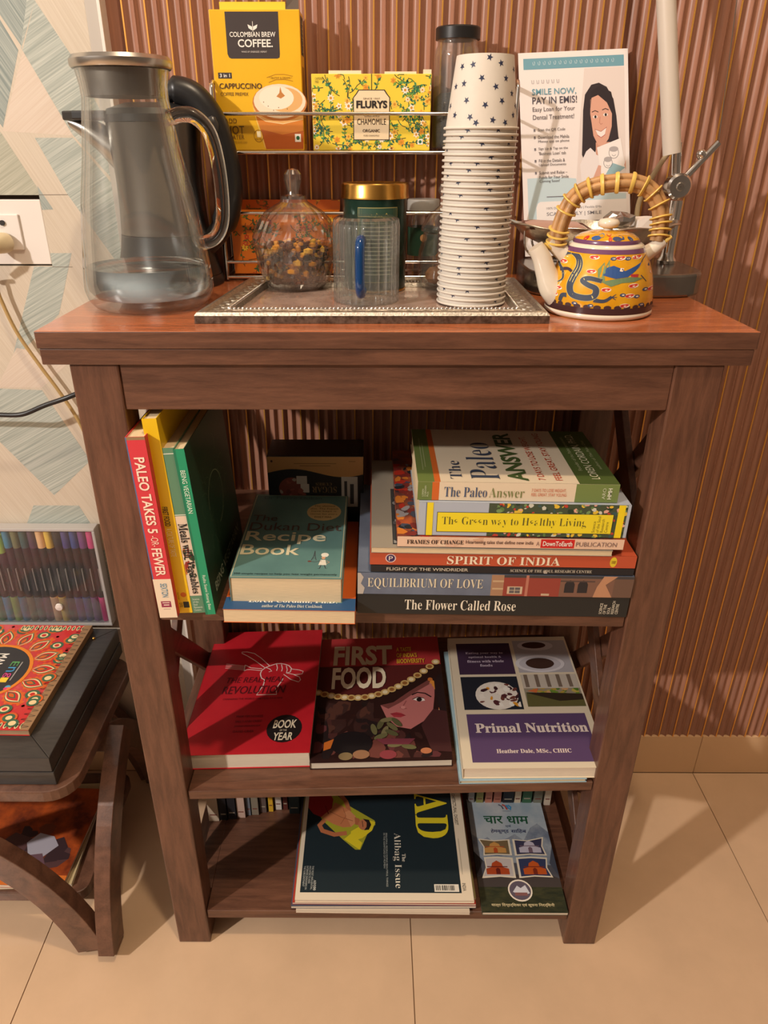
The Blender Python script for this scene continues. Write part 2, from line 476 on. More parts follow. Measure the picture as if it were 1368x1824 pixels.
# the rest of the room behind the viewer
PAINT = mat('painted_wall', (104, 98, 92), .7, var=.04, scale=3)
struct(obj('ceiling', MB().box(-2.7, -2.48, 2.80, 1.40, .40, 2.86), mat('ceiling_white', (128, 124, 120), .8)))
struct(obj('wall_front', MB().box(-2.7, -2.54, 0, 1.40, -2.48, 2.80), PAINT))
struct(obj('wall_right', MB().box(1.362, -2.48, 0, 1.42, .40, 2.80), PAINT))
struct(obj('wall_far_left', MB().box(-2.76, -2.48, 0, -2.70, .40, 2.80), PAINT))

# ================================================================== wall socket, plug, cables
so = thing('wall_socket', 'white wall socket plate set in a rough cut opening at the left', 'socket', (-.53, YW, .994))
PLW = mat('white_plastic', (226, 218, 210), .35)
obj('plate', MB().box(-.068, .002, -.043, .0655, .012, .039), PLW, so, bevel=.0012)
fc = obj('socket_face', MB().box(-.045, -.001, -.024, .033, .004, .021), PLW, so, bevel=.001)
hm = MB(); hm.lathe([(.0001, 0), (.0034, 0), (.0034, .002), (.0001, .002)], 16)
for hx, hz in ((.011, .0105), (-.012, .0105)):
    h = obj('socket_hole', hm, mat('hole_black', (40, 36, 34), .7), fc); h.location = (hx, -.0013, hz); h.rotation_euler = (PI/2, 0, 0)
pg = thing('power_plug', 'translucent cream plug pushed into the white wall socket', 'plug', (-.53, YW-.002, .98))
PLUGM = mat('cream_plug', (222, 206, 170), .35)
obj('plug_body', MB().lathe([(.004, 0), (.0125, .001), (.0135, .008), (.0125, .020), (.009, .030), (.0055, .036)], 20, cap0=True, cap1=True), PLUGM, pg, smooth=40, loc=(.012, 0, 0), rot=(PI/2, 0, -.35))
obj('plug_cord_grip', MB().tube([(.002, -.034, -.001), (-.012, -.045, -.006), (-.026, -.040, -.02)], [.006, .0045, .0035], 10), PLUGM, pg, smooth=40)
def bez(pts, n=8):
    """catmull-rom through points"""
    P = [Vector(p) for p in pts]; out = []
    for i in range(len(P) - 1):
        p0 = P[max(i-1, 0)]; p1 = P[i]; p2 = P[i+1]; p3 = P[min(i+2, len(P)-1)]
        for k in range(n):
            t = k / n
            out.append(0.5 * ((2*p1) + (p2-p0)*t + (2*p0-5*p1+4*p2-p3)*t*t + (3*p1-p0-3*p2+p3)*t**3))
    out.append(P[-1]); return out
tag(obj('gold_cable', MB().tube(bez([(-.556,.300,.955),(-.558,.318,.942),(-.5414,.33,.9318),(-.5389,.33,.9093),(-.5262,.33,.8614),(-.5041,.33,.8147),(-.4834,.33,.7754),(-.4629,.33,.7295),(-.44,.325,.66),(-.40,.33,.55)]), .0026, 8), mat('gold_cable', (176, 146, 96), .35), smooth=60),
    'thin golden cable hanging from the plug down the papered wall', 'cable')
tag(obj('black_cable', MB().tube(bez([(-.70,.30,.757),(-.62,.30,.751),(-.5782,.30,.7503),(-.5621,.30,.7495),(-.5294,.30,.7504),(-.4941,.30,.764),(-.4527,.30,.7783),(-.40,.315,.80),(-.362,.335,.86)]), .0036, 8), BLACKP, smooth=60),
    'thick black cable running along the papered wall behind the bookcase', 'cable')

# ================================================================== bookcase
bc = thing('bookcase', 'dark walnut open bookcase with three shelves, thick top and X-braced sides', 'bookcase', (0, 0, 0))
H = .9072; LW = .0483
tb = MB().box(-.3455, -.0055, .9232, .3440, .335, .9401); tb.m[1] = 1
top = obj('top', tb, [WOOD_X, WOOD_TOP_LIT], bc, bevel=.0012)  # only the upper face carries the painted-in lit tone
obj('top_edging', MB().box(-.3455+.0015, -.004, .9072, .3440-.0015, .334, .9230), WOOD_X, bc, bevel=.001)
for sx in (-1, 1):
    for y0, y1 in ((0, .0405), (.2905, .332)):
        x0, x1 = (-.32, -.32+LW) if sx < 0 else (.32-LW, .32)
        obj('leg', MB().box(x0, y0, 0.0005, x1, y1, H-.0002), WOOD_Z, bc, bevel=.0018)
    # side rails and X braces
    xm = sx * .3083
    for za, zb in ((.862, H-.0004), (.568, .5925), (.276, .3055), (.026, .0550)):
        obj('side_rail', MB().box(xm-.0095, .0410, za, xm+.0095, .2900, zb), WOOD_Y, bc, bevel=.001)
    for za, zb in ((.600, .861), (.310, .567), (.060, .275)):
        for flip, xo in ((0, -.0049), (1, .0049)):
            p, q = (Vector((.041, za)), Vector((.290, zb))) if not flip else (Vector((.041, zb)), Vector((.290, za)))
            d = (q - p).normalized(); n = Vector((-d.y, d.x)) * .0145
            # bar clipped to bay by pulling the ends in
            p2 = p + d*.012; q2 = q - d*.012
            pl = [p2+n, p2-n, q2-n, q2+n]
            mb = MB(); M = Matrix(((0,0,1,xm+xo),(1,0,0,0),(0,1,0,0),(0,0,0,1)))
            mb.prism([(v.x, v.y) for v in pl], -.0046, .0046, M)
            obj('cross_brace', mb, WOOD_Y, bc, bevel=.001)
obj('apron', MB().box(-.32+LW, .002, .8598, .32-LW, .022, H-.0003), WOOD_X, bc, bevel=.0012)
obj('back_apron', MB().box(-.32+LW, .305, .8598, .32-LW, .325, H-.0003), WOOD_X, bc, bevel=.0012)
def shelf(zl, zr, th):
    xa, xb = -.2708, .2708
    mb = MB(); ya, yb = .003, .329
    vs = [(xa,ya,zl-th),(xb,ya,zr-th),(xb,yb,zr-th),(xa,yb,zl-th),(xa,ya,zl),(xb,ya,zr),(xb,yb,zr),(xa,yb,zl)]
    mb.add(vs, [(3,2,1,0),(4,5,6,7),(0,1,5,4),(1,2,6,5),(2,3,7,6),(3,0,4,7)])
    # ears between the legs
    for sx in (-1, 1):
        x0, x1 = (-.2975, xa) if sx < 0 else (xb, .2975)
        z = zl if sx < 0 else zr
        mb.box(x0, .0412, z-th, x1, .2900, z)
    return obj('shelf', mb, WOOD_X, bc, bevel=.0008)
def zs1(x): return .6185 - (x + .268) / .536 * .008
def zs2(x): return .3215 + (x + .268) / .536 * .0205
shelf(zs1(-.27), zs1(.27), .0165)
shelf(zs2(-.27), zs2(.27), .0145)
shelf(.0722, .0722, .0165)

# ================================================================== books on the upper shelf, standing
CREAM = (232, 216, 186); INK = (30, 28, 30)
STAND = 'books standing at the left of the upper shelf'
def standing(name, label, x_bot, y_spine, h, depth, t, lean, cover, spine_col=None, pages=None):
    # local x runs down the spine (after a quarter turn), z towards the right
    b = book(name, label, h, depth, t, (x_bot, y_spine, 0), (0, PI/2 - lean, 0), cover, '-y', pages, group=STAND, spine_col=spine_col)
    # lift so that the lower edge of the leaning spine rests on the shelf: local x=h lies lowest
    zlow = zs1(x_bot) + .0004
    b.location = (x_bot - h*math.sin(lean), y_spine, zlow + h*math.cos(lean))
    # with rotation about Y by (90deg - lean): local x -> (cos, 0, -sin)
    return b
LEAN = math.radians(4.0)
def lean_fix(b, h, t, lean, x_bot):
    zlow = zs1(x_bot) + .0005
    a = PI/2 - lean
    # local (h,0,0) maps to (h cos a, 0, -h sin a)
    b.rotation_euler = (0, a, 0)
    b.location.x = x_bot - h*math.cos(a); b.location.z = zlow + h*math.sin(a)
b1 = standing('cookbook', 'tall red spined paperback with bold white capitals at the far left', 0, -.0165, .2185, .150, .0200, LEAN, (214, 60, 70))
lean_fix(b1, .2185, .020, math.radians(1.8), -.2640)
c = spine_canvas(b1, .2185, .020)
c.rect(0, 0, .015, 1, (150, 120, 84)); c.rect(.765, 0, 1, 1, (236, 214, 186)); c.rect(.0, .0, .765, .06, (90, 110, 150))
c.text('PALEO TAKES 5', .10, .26, .50, .80, (248, 224, 200), bold=.02); c.text('-OR-', .515, .34, .575, .74, (248, 214, 190)); c.text('FEWER', .585, .26, .745, .80, (248, 224, 200), bold=.02)
c.text('SEXTON', .79, .36, .872, .72, (84, 140, 170)); c.rect(.898, .22, .935, .78, (150, 50, 80)); c.rect(.905, .30, .910, .70, (236, 214, 196)); c.rect(.918, .35, .924, .66, (236, 214, 196)); c.rect(.945, .3, .948, .7, (170, 140, 126))
c.done('spine_print')
b2 = standing('food_book', 'tallest yellow spined paperback beside the red one', 0, -.0065, .2345, .200, .0150, LEAN, (234, 190, 24))
lean_fix(b2, .2345, .015, math.radians(2.6), -.2442)
c = spine_canvas(b2, .2345, .015)
c.text('FIRST FOOD', .42, .22, .52, .62, INK, bold=.01); c.text('A CULTURE OF TASTE', .53, .22, .68, .62, (236, 224, 170))
c.ell(.895, .55, .014, .22, (212, 110, 30)); c.rect(.935, .42, .97, .86, (44, 46, 40)); c.text('DTE', .94, .14, .965, .36, (40, 40, 40)); c.text('Down To Earth', .88, .12, .92, .22, (90, 60, 20))
c.done('spine_print')
b3 = standing('vegetable_cookbook', 'pale green spined paperback with a white band of flowing black script', 0, -.006, .2030, .150, .0150, LEAN, (96, 138, 108))
lean_fix(b3, .203, .015, math.radians(3.3), -.2290)
c = spine_canvas(b3, .203, .015)
c.rect(.385, 0, .885, 1, (228, 204, 178)); c.rect(.376, 0, .381, 1, (220, 220, 200)); c.rect(.028, 0, .033, 1, (220, 220, 200))
blobs(c, .58, .05, .76, .95, [(200, 120, 60), (60, 90, 50), (150, 50, 40), (40, 60, 40)], 26, .02, 5, 6)
c.text(serif('Meals with', 'script'), .43, .2, .64, .85, INK, bold=.01); c.text(serif('Vegetables', 'script'), .66, .15, .87, .85, INK, bold=.01)
for i, s in enumerate(('Science', 'of the', 'Soul', 'Research', 'Centre')):
    pass
c.text('Science\nof the\nSoul\nResearch\nCentre', .90, .18, .985, .82, (220, 226, 210), rot=90)
c.done('spine_print')
b4 = standing('diet_book', 'bright green spined paperback with a dark green cover facing right', 0, -.009, .2035, .190, .0115, LEAN, (38, 70, 50), spine_col=(34, 148, 106))
lean_fix(b4, .2035, .0115, math.radians(3.6), -.2138)
c = spine_canvas(b4, .2035, .0115)
c.rect(0, 0, 1, .22, (30, 120, 86)); c.text('BEING VEGETARIAN', .115, .3, .36, .74, (226, 240, 220)); c.text('Radha Soami Satsang Beas', .74, .34, .965, .72, (226, 240, 220))
c.done('spine_print')
c = Canvas(b4, (0, 0, .0115), (.2035, 0, 0), (0, .190, 0))
LEAF = (120, 146, 112)
ring = [(.48 + .16*math.cos(a), .47 + .19*math.sin(a)) for a in [2*PI*k/40 for k in range(31)]]
c.line(ring, .0007, (176, 190, 150))
rd = random.Random(3)
for k in range(34):
    a = rd.uniform(0, 2*PI); r0 = rd.uniform(.9, 1.7); x, y = .48 + .18*r0*math.cos(a), .47 + .2*r0*math.sin(a)
    pts = [(x, y)]; th = rd.uniform(0, 6)
    for q in range(5): th += rd.uniform(-.9, .9); pts.append((pts[-1][0] + .022*math.cos(th), pts[-1][1] + .024*math.sin(th)))
    c.line(pts, .0004, LEAF)
c.text('BEING VEGETARIAN', .85, .10, .91, .88, (206, 214, 180), rot=90)
c.done('cover_print')

# ---------------------------------------------------------------- the two lying paperbacks
LOREN = book('diet_paperback', 'thin paperback with orange and blue cover under the teal recipe book', .1480, .215, .0178, (-.1905, -.0235, zs1(-.12)+.0008), (0, -.008/.536, 0), (206, 98, 40), '+y', cover_t=.0006, inset=.0006)
LOREN.rotation_euler = (0, .008/.536, 0); LOREN.location.z = zs1(-.1905) + .0006
c = top_canvas(LOREN, .148, .215, .0178)
c.rect(0, 0, 1, .115, (46, 84, 124)); c.text(serif('Loren Cordain, Ph.D.'), .18, .058, .86, .106, (224, 226, 220)); c.text(serif('author of The Paleo Diet Cookbook', 'bolditalic'), .29, .02, .75, .048, (214, 216, 206), bold=-.012)
c.done()
DK = book('recipe_book', 'thick teal paperback recipe book with cream lettering lying on another book', .1260, .215, .0330, (-.1835, -.008, .6347), (0, .012, 0), mat('teal_cover', (104, 142, 136), .42, rgb2=(92, 128, 124), scale=14), '-x', cover_t=.0007, inset=.0012)
c = top_canvas(DK, .126, .215, .033)
BR = (94, 72, 66); CR = (226, 214, 176)
c.line([(.012,.01),(.985,.012),(.985,.985),(.012,.985)], .0012, (204, 196, 160), closed=True)
c.ell(.762, .765, .178, .118, (218, 190, 132))
for i, s in enumerate(('The ultimate', 'diet. The French', 'have kept it', 'secret for years', 'DAILY MAIL')):
    w = (.11, .145, .13, .14, .09)[i]; y = .838 - i*.037
    c.text(s, .762-w, y-.011, .762+w, y+.011, (124, 92, 56))
c.text('Dr Pierre Dukan', .10, .93, .72, .965, (86, 104, 104))
c.text('The', .046, .632, .298, .705, BR); c.text('Dukan Diet', .044, .515, .955, .608, BR)
c.text('Recipe', .033, .355, .815, .500, CR, bold=.012); c.text('Book', .029, .232, .584, .345, CR, bold=.012)
c.text('350 simple recipes to help you lose weight permanently', .03, .024, .952, .046, (34, 46, 48), bold=.005)
# little cook figure and tower
c.poly([(.79,.19),(.835,.19),(.85,.135),(.775,.135)], (232, 224, 206)); c.ell(.815, .213, .018, .018, (214, 160, 126)); c.ell(.825, .243, .036, .022, (236, 230, 214)); c.rect(.80, .222, .85, .236, (236, 230, 214))
c.line([(.80,.135),(.79,.10),(.775,.098)], .0009, (60, 50, 60)); c.line([(.83,.135),(.845,.10),(.86,.105)], .0009, (60, 50, 60)); c.line([(.80,.18),(.74,.165),(.70,.172)], .0008, (70, 56, 56)); c.line([(.845,.18),(.875,.165),(.85,.15)], .0008, (214, 160, 126))
c.line([(.728,.285),(.722,.225),(.705,.185)], .0008, (70, 70, 74)); c.line([(.728,.285),(.736,.225),(.75,.185)], .0008, (70, 70, 74)); c.line([(.712,.205),(.745,.205)], .0006, (70, 70, 74)); c.line([(.718,.235),(.738,.235)], .0006, (70, 70, 74)); c.ell(.69, .172, .018, .008, (120, 70, 60))
c.done()

# ---------------------------------------------------------------- sugar carton at the back
SB = thing('sugar_carton', 'black and gold carton standing upside down at the back of the upper shelf', 'carton', (-.166, .205, zs1(-.166)+.0005))
obj('carton_body', MB().box(0, 0, 0, .130, .062, .108), mat('carton_black', (26, 25, 27), .3), SB, bevel=.0008)
c = Canvas(SB, (0, 0, 0), (.130, 0, 0), (0, 0, .108))
c.poly([(0,.99),(0,.77)] + [(x/20, .77 + .055*math.sin(x/20*PI*1.9)) for x in range(1, 21)] + [(1,.99)], mat('carton_gold', (176, 132, 82), .35, metal=.25))
c.ell(.05, .93, .012, .016, (60, 30, 24)); c.rect(.28, .895, .72, .903, (112, 80, 48)); c.rect(.34, .865, .66, .873, (112, 80, 48)); c.rect(.85, .925, .92, .933, (112, 80, 48))
c.ell(.25, .55, .14, .16, (112, 56, 48)); blobs(c, .12, .38, .40, .72, [(130, 70, 60), (150, 140, 130), (90, 46, 40)], 14, .04, 4)
c.rect(.30, .62, .41, .73, (170, 166, 160)); c.rect(.34, .5, .43, .62, (180, 176, 170))
c.text(serif('SUGAR'), .46, .50, .72, .585, (120, 96, 66), rot=180); c.text(serif('CUBES'), .50, .60, .67, .64, (120, 96, 66), rot=180); c.text(serif('WHITE'), .5, .42, .68, .46, (120, 96, 66), rot=180)
c.rect(.77, .30, .94, .72, (172, 168, 162)); c.rect(.80, .36, .83, .66, (50, 48, 50)); c.rect(.86, .34, .90, .62, (50, 48, 50))
c.done('carton_print')
c = Canvas(SB, (0, 0, .108), (.130, 0, 0), (0, .062, 0))
c.rect(.02, .06, .98, .1, (70, 66, 62)); c.rect(.82, .2, .95, .7, (56, 54, 54)); c.done('lid_print')

# ---------------------------------------------------------------- stack at the right of the upper shelf
STK = 'books piled flat at the right of the upper shelf'
def lay(name, label, x0, x1, z0, z1, y0, D, cover, spine='-y', rz=0.0, **k):
    L, T = x1 - x0, z1 - z0 - .0004
    b = book(name, label, L, D, T, (x0, y0, z0), (0, 0, rz), cover, spine, group=STK, **k)
    return b, L, D, T
ZB1 = zs1(-.04) + .0006
def tilt(b): b.rotation_euler.y = .008/.536
b, L, D, T = lay('novel', 'black hardback with white italic title at the bottom of the book pile', -.0405, .2700, ZB1, .6425, -.001, .235, (38, 40, 40), cover_t=.002, inset=.004); tilt(b)
c = spine_canvas(b, L, T, .002)
c.text(serif('The Flower Called Rose', 'bolditalic'), .175, .24, .585, .76, (234, 226, 206), bold=-.006); c.text('SCIENCE\nOF THE\nSOUL\nRESEARCH\nCENTRE', .895, .16, .965, .84, (214, 206, 186), rot=90, bold=.01)
c.done('spine_print', 'spine_lettering')
b, L, D, T = lay('poetry_book', 'grey blue hardback with a red building printed on its spine', -.0400, .2705, .6430, .6712, -.002, .235, mat('greyblue_cover', (112, 122, 140), .4, rgb2=(96, 104, 122), scale=22), cover_t=.0018, inset=.004); tilt(b)
c = spine_canvas(b, L, T, .0018)
c.rect(.485, 0, .535, 1, (168, 128, 98)); c.rect(.53, 0, .735, 1, (150, 66, 54)); c.rect(.735, 0, 1, 1, (126, 92, 76)); c.rect(.53, .88, 1, 1, (70, 66, 66)); c.rect(.49, .66, .53, .74, (196, 166, 130)); c.rect(.49, .3, .53, .38, (196, 166, 130))
c.rect(.545, .10, .60, .46, (206, 184, 154)); c.rect(.553, .14, .592, .42, (96, 90, 92)); c.line([(.572,.14),(.572,.42)], .0007, (206,184,154)); c.line([(.553,.28),(.592,.28)], .0007, (206,184,154)); c.rect(.61, 0, .62, 1, (186, 120, 100)); c.rect(.67, .04, .70, .14, (196, 170, 140))
for x in (.752, .80): c.poly([(x,.2),(x+.036,.2),(x+.036,.6),(x+.03,.74),(x+.018,.8),(x+.006,.74),(x,.6)], (46, 42, 44))
c.rect(.735, .72, .86, .78, (84, 68, 62)); c.poly([(.86,0),(.93,0),(.9,.6),(.94,1),(.89,1),(.87,.5)], (190, 140, 106)); c.rect(.93, .0, 1, .88, (110, 84, 70))
c.poly([(0,0),(.02,0),(.026,.3),(.012,.5),(.022,.8),(.01,1),(0,1)], (190, 180, 168))
c.text(serif('EQUILIBRIUM OF LOVE'), .036, .26, .455, .78, (226, 214, 184), bold=-.01)
c.done('spine_print', 'spine_lettering')
b, L, D, T = lay('slim_novel', 'slim black paperback squeezed between the grey blue and orange red books', -.0250, .2690, .6716, .6806, -.001, .225, (36, 36, 40)); tilt(b)
c = spine_canvas(b, L, T)
c.text('FLIGHT OF THE WINDRIDER', .06, .28, .37, .74, (206, 196, 176), bold=.01); c.text(serif('SCIENCE OF THE SOUL RESEARCH CENTRE', 'bolditalic'), .53, .3, .84, .72, (196, 188, 170))
c.poly([(.66,.1),(.672,.1),(.668,.7),(.655,.4)], (190, 180, 170))
c.done('spine_print', 'spine_lettering')
b, L, D, T = lay('india_book', 'orange red spined book with large white serif title in the pile', -.0260, .2695, .6810, .6966, -.001, .230, (190, 84, 54)); tilt(b)
c = spine_canvas(b, L, T)
c.text(serif('SPIRIT OF INDIA'), .29, .14, .715, .84, (240, 224, 196)); c.ell(.078, .55, .020, .36, (226, 200, 190)); c.ell(.078, .55, .016, .30, (66, 44, 92)); c.text('P', .071, .38, .086, .74, (236, 220, 210)); c.ell(.915, .5, .013, .42, (226, 200, 50)); c.text('ANI', .906, .38, .924, .62, (120, 60, 20), rot=90)
c.done('spine_print', 'spine_lettering')
b, L, D, T = lay('grey_notebook', 'grey covered booklet with cream page edges facing out in the pile', -.0245, .2410, .6972, .7044, -.003, .245, (158, 148, 132), '+y', cover_t=.0005, inset=.0006); tilt(b)
c = top_canvas(b, L, D, T); c.rect(.09, .03, .20, .62, (54, 56, 58)); blobs(c, .095, .04, .195, .61, [(150, 148, 144), (90, 90, 92), (30, 30, 32), (190, 186, 180)], 40, .02, 8); c.done()
b, L, D, T = lay('magazine_book', 'peach spined paperback with a colourful painted cover beneath the yellow boxed spine', .0040, .2520, .7048, .7176, -.002, .250, mat('painted_cover', (176, 84, 44), .4, rgb2=(40, 46, 58), scale=34), spine_col=(232, 196, 168)); tilt(b)
c = top_canvas(b, L, D, T); blobs(c, 0, 0, .14, .8, [(178, 46, 30), (204, 120, 44), (66, 70, 88), (30, 34, 40), (150, 146, 150), (120, 40, 36)], 90, .035, 11); c.done()
c = spine_canvas(b, L, T)
blobs(c, .12, .0, .38, 1, [(236, 206, 176), (214, 170, 140), (226, 184, 156)], 20, .03, 2, 6)
c.text(serif('FRAMES OF CHANGE'), .042, .3, .292, .72, (52, 36, 34)); c.text('Heartening tales that define new india', .302, .3, .60, .74, (96, 70, 64), bold=.01); c.text('A', .612, .3, .627, .72, (150, 120, 110))
c.rect(.633, .06, .782, .94, (206, 40, 36)); c.text('DownToEarth', .642, .28, .772, .76, (244, 232, 220), bold=.02); c.text('PUBLICATION', .788, .28, .968, .72, (130, 108, 104))
c.done('spine_print', 'spine_lettering')
b, L, D, T = lay('health_book', 'floral spined paperback with a yellow title panel second from the top of the pile', .0262, .2533, .7182, .7583, .000, .175, (176, 184, 196)); tilt(b)
c = spine_canvas(b, L, T)
c.rect(.33, .0, .985, 1, (70, 82, 60))
blobs(c, .33, 0, .985, 1, [(40, 62, 44), (96, 128, 70), (206, 206, 190), (190, 66, 50), (228, 190, 60), (60, 90, 90), (226, 170, 150), (120, 150, 96)], 240, .013, 21, 5)
c.L = 9; c.rect(.038, 0, .068, 1, (238, 214, 40)); c.rect(.034, 0, .038, 1, (80, 90, 120)); c.rect(.942, 0, .974, 1, (240, 212, 30))
c.rect(.087, .11, .925, .72, (60, 60, 40)); c.rect(.09, .125, .922, .705, (238, 216, 44))
c.text(serif('The Green way to Healthy Living'), .112, .28, .80, .58, (96, 92, 40), bold=-.016); c.text('Science\nof the Soul\nResearch\nCentre', .83, .16, .905, .66, (140, 126, 40), rot=90)
c.done('spine_print', 'spine_lettering')
b, L, D, T = lay('diet_book', 'thick cream and green diet paperback on top of the book pile', .0247, .2390, .7588, .7805, .004, .158, (226, 208, 180)); tilt(b)
G1 = (106, 122, 62); OR = (206, 102, 40); DG = (78, 94, 44)
c = top_canvas(b, L, D, T)
c.rect(0, 0, .082, 1, G1); c.rect(.082, 0, .112, 1, OR); c.rect(.80, 0, 1, 1, DG)
c.text(serif('The'), .165, .05, .225, .36, (58, 66, 84), rot=90, bold=-.01); c.text(serif('Paleo'), .27, .05, .415, .72, (58, 66, 84), rot=90, bold=-.012)
c.text('ANSWER', .455, .03, .555, .93, (66, 84, 40), rot=90, bold=.03); c.text('7 DAYS TO LOSE WEIGHT,', .605, .05, .645, .86, (190, 74, 46), rot=90); c.text('FEEL GREAT, STAY YOUNG', .69, .05, .73, .93, (190, 74, 46), rot=90)
c.text('Founder of the Paleo movement', .835, .22, .855, .86, (170, 176, 130), rot=90); c.text('LOREN CORDAIN, PH.D.', .875, .08, .925, .92, (222, 216, 180), rot=90); c.text('author of The Paleo Diet', .945, .25, .962, .8, (170, 176, 130), rot=90)
c.rect(.032, .2, .036, .8, (150, 156, 110)); c.rect(.046, .25, .05, .7, (150, 156, 110))
c.done()
c = spine_canvas(b, L, T)
c.rect(0, 0, .072, 1, G1); c.rect(.072, 0, .107, 1, OR); c.rect(.785, 0, 1, 1, (116, 134, 74))
c.text(serif('The Paleo'), .132, .2, .345, .74, (72, 88, 118), bold=-.008); c.text(serif('Answer'), .355, .2, .53, .74, (128, 134, 84), bold=-.012)
c.text('7 DAYS TO LOSE WEIGHT,\nFEEL GREAT, STAY YOUNG', .565, .28, .74, .72, (204, 110, 80)); c.text('HMH', .945, .2, .965, .8, (232, 232, 210), rot=90, bold=.02); c.text('ARO', .918, .2, .935, .8, (206, 212, 180), rot=90); c.text('LOREN\nCORDAIN\nPh.D.', .022, .2, .055, .8, (206, 212, 180), rot=90)
c.done('spine_print', 'spine_lettering')

# ================================================================== middle shelf
RY2 = -math.atan(.0205/.536)
def lay2(name, label, x0, x1, y0, y1, T, cover, spine, rz=0.0, **k):
    L, D = x1 - x0, y1 - y0
    b = book(name, label, L, D, T, (x0, y0, zs2(x0)+.0007), (0, RY2, rz), cover, spine, group='books lying on the middle shelf', **k)
    return b, L, D
b, L, D = lay2('diet_book', 'bright red paperback with a fist holding cutlery outlined in white', -.2885, -.1075, .041, .322, .027, mat('red_cover', (196, 34, 44), .42, rgb2=(184, 28, 40), scale=20), '-x', pages=PAPER_W)
c = top_canvas(b, L, D, .027); WL = (236, 214, 206); DR = (96, 16, 26)
lw = .0013
c.line([(.562,.668),(.47,.742),(.40,.785),(.33,.802),(.281,.802),(.285,.790),(.34,.765),(.42,.72),(.52,.655)], lw, WL)
for k in range(4): c.line([(.169,.696-k*.0125),(.34,.672-k*.0115)], .0008, WL)
c.line([(.34,.682),(.37,.668),(.40,.655),(.50,.645)], lw, WL); c.line([(.34,.630),(.37,.640),(.40,.640),(.50,.628)], lw, WL); c.line([(.34,.682),(.345,.63)], lw, WL)
c.line([(.494,.60),(.50,.63),(.53,.655),(.57,.67),(.62,.686),(.66,.686),(.70,.678),(.735,.665),(.76,.64),(.755,.61),(.72,.60)], lw*1.3, WL)
for a, b_ in ((.62, .668), (.665, .662), (.71, .65)): c.line([(a,b_+.016),(a+.015,b_-.02),(a+.012,b_-.045)], lw, WL)
c.line([(.53,.655),(.57,.64),(.59,.62),(.565,.615)], lw, WL)
c.line([(.494,.60),(.51,.565),(.545,.545),(.54,.50),(.50,.425),(.67,.425),(.655,.47),(.69,.53),(.70,.555)], lw*1.3, WL)
c.line([(.76,.635),(.83,.625),(.868,.612),(.862,.59),(.80,.585),(.73,.60)], lw, WL); c.line([(.70,.59),(.77,.545),(.84,.522),(.855,.54),(.84,.565),(.79,.585)], lw, WL)
c.text('THE REAL MEAL', .21, .527, .716, .572, DR, slant=.02); c.text('REVOLUTION', .204, .435, .732, .498, DR, bold=.01, slant=.02); c.text('CHANGING THE WORLD ONE MEAL AT A TIME', .225, .388, .725, .402, DR)
for i, s in enumerate(('PROF TIM NOAKES', 'SALLY-ANN CREED', 'JONNO PROUDFOOT', 'DAVID GRIER')): c.text(s, .375, .252-i*.036, (.59, .59, .585, .54)[i], .268-i*.036, DR)
c.ell(.778, .168, .140, .098, (26, 18, 18)); c.text('BOOK', .69, .168, .872, .228, CREAM, bold=.02, slant=.04); c.text('OF THE', .745, .147, .80, .16, CREAM); c.text('YEAR', .70, .085, .855, .138, CREAM, bold=.02, slant=.04)
c.done()
b, L, D = lay2('food_book', 'dark cookbook showing a face under a jewelled brim, middle of three', -.1085, .0880, .036, .314, .0122, (46, 26, 24), '-x', pages=PAPER_W, cover_t=.0005)
c = top_canvas(b, L, D, .0122)
c.rect(0, .735, 1, 1, (176, 52, 54)); c.poly([(0,.735),(0,.52),(.15,.475),(.327,.462),(.5,.485),(.615,.52),(.8,.62),(.96,.735)], (88, 30, 28))
blobs(c, .02, .02, .98, .30, [(58, 32, 28), (74, 40, 36), (96, 48, 50), (34, 22, 22), (110, 60, 52)], 60, .07, 3)
blobs(c, .02, .20, .45, .44, [(60, 36, 32), (84, 50, 40), (36, 24, 22)], 20, .07, 13)
c.L = 9
c.poly([(.50,.40),(.60,.42),(.72,.50),(.88,.585),(.93,.55),(.92,.46),(.90,.36),(.82,.27),(.72,.215),(.62,.235),(.545,.30)], (186, 112, 108))
c.poly([(.50,.40),(.60,.42),(.72,.50),(.89,.60),(.89,.56),(.78,.50),(.66,.42),(.56,.37)], (120, 66, 62))
c.line([(.745,.475),(.79,.495),(.85,.485),(.895,.455)], .0026, (44, 24, 24))
c.poly([(.752,.438),(.79,.455),(.835,.445),(.845,.428),(.80,.42)], (236, 226, 218)); c.ell(.80, .437, .021, .017, (30, 16, 16)); c.line([(.748,.44),(.79,.458),(.838,.447)], .0014, (36, 20, 20))
c.line([(.70,.43),(.675,.39),(.65,.378),(.665,.366),(.70,.370)], .0018, (150, 80, 80)); c.ell(.672, .378, .018, .012, (206, 136, 130))
c.poly([(.573,.332),(.62,.342),(.655,.335),(.69,.316),(.65,.302),(.60,.306)], (164, 50, 60)); c.line([(.573,.331),(.63,.326),(.69,.315)], .0008, (96, 24, 32))
for k in range(16):
    t = k/15; x = .90 + .07*math.sin(t*3.1); y = .60 - .36*t - (.0 if t < .6 else .02)
    c.ell(x - .12*max(0, t-.55), y, .020, .016, random.Random(k).choice([(222, 146, 60), (196, 110, 50), (236, 200, 150)]))
c.poly([(.93,.60),(1,.66),(1,.30),(.95,.34),(.93,.45)], (40, 24, 24)); c.poly([(.80,.24),(.90,.36),(1,.34),(1,.05),(.86,.06)], (70, 36, 36))
for k in range(19):
    t = k/18; x = .01 + .95*t; y = .512 - .19*(t/.34)*(1-t/.34/2)*.52 if t < .34 else .462 + .29*((t-.34)/.66)**1.75
    c.ell(x, y, .034, .024, (206, 172, 108)); c.ell(x, y, .020, .014, (150, 96, 46) if k % 2 else (236, 220, 180))
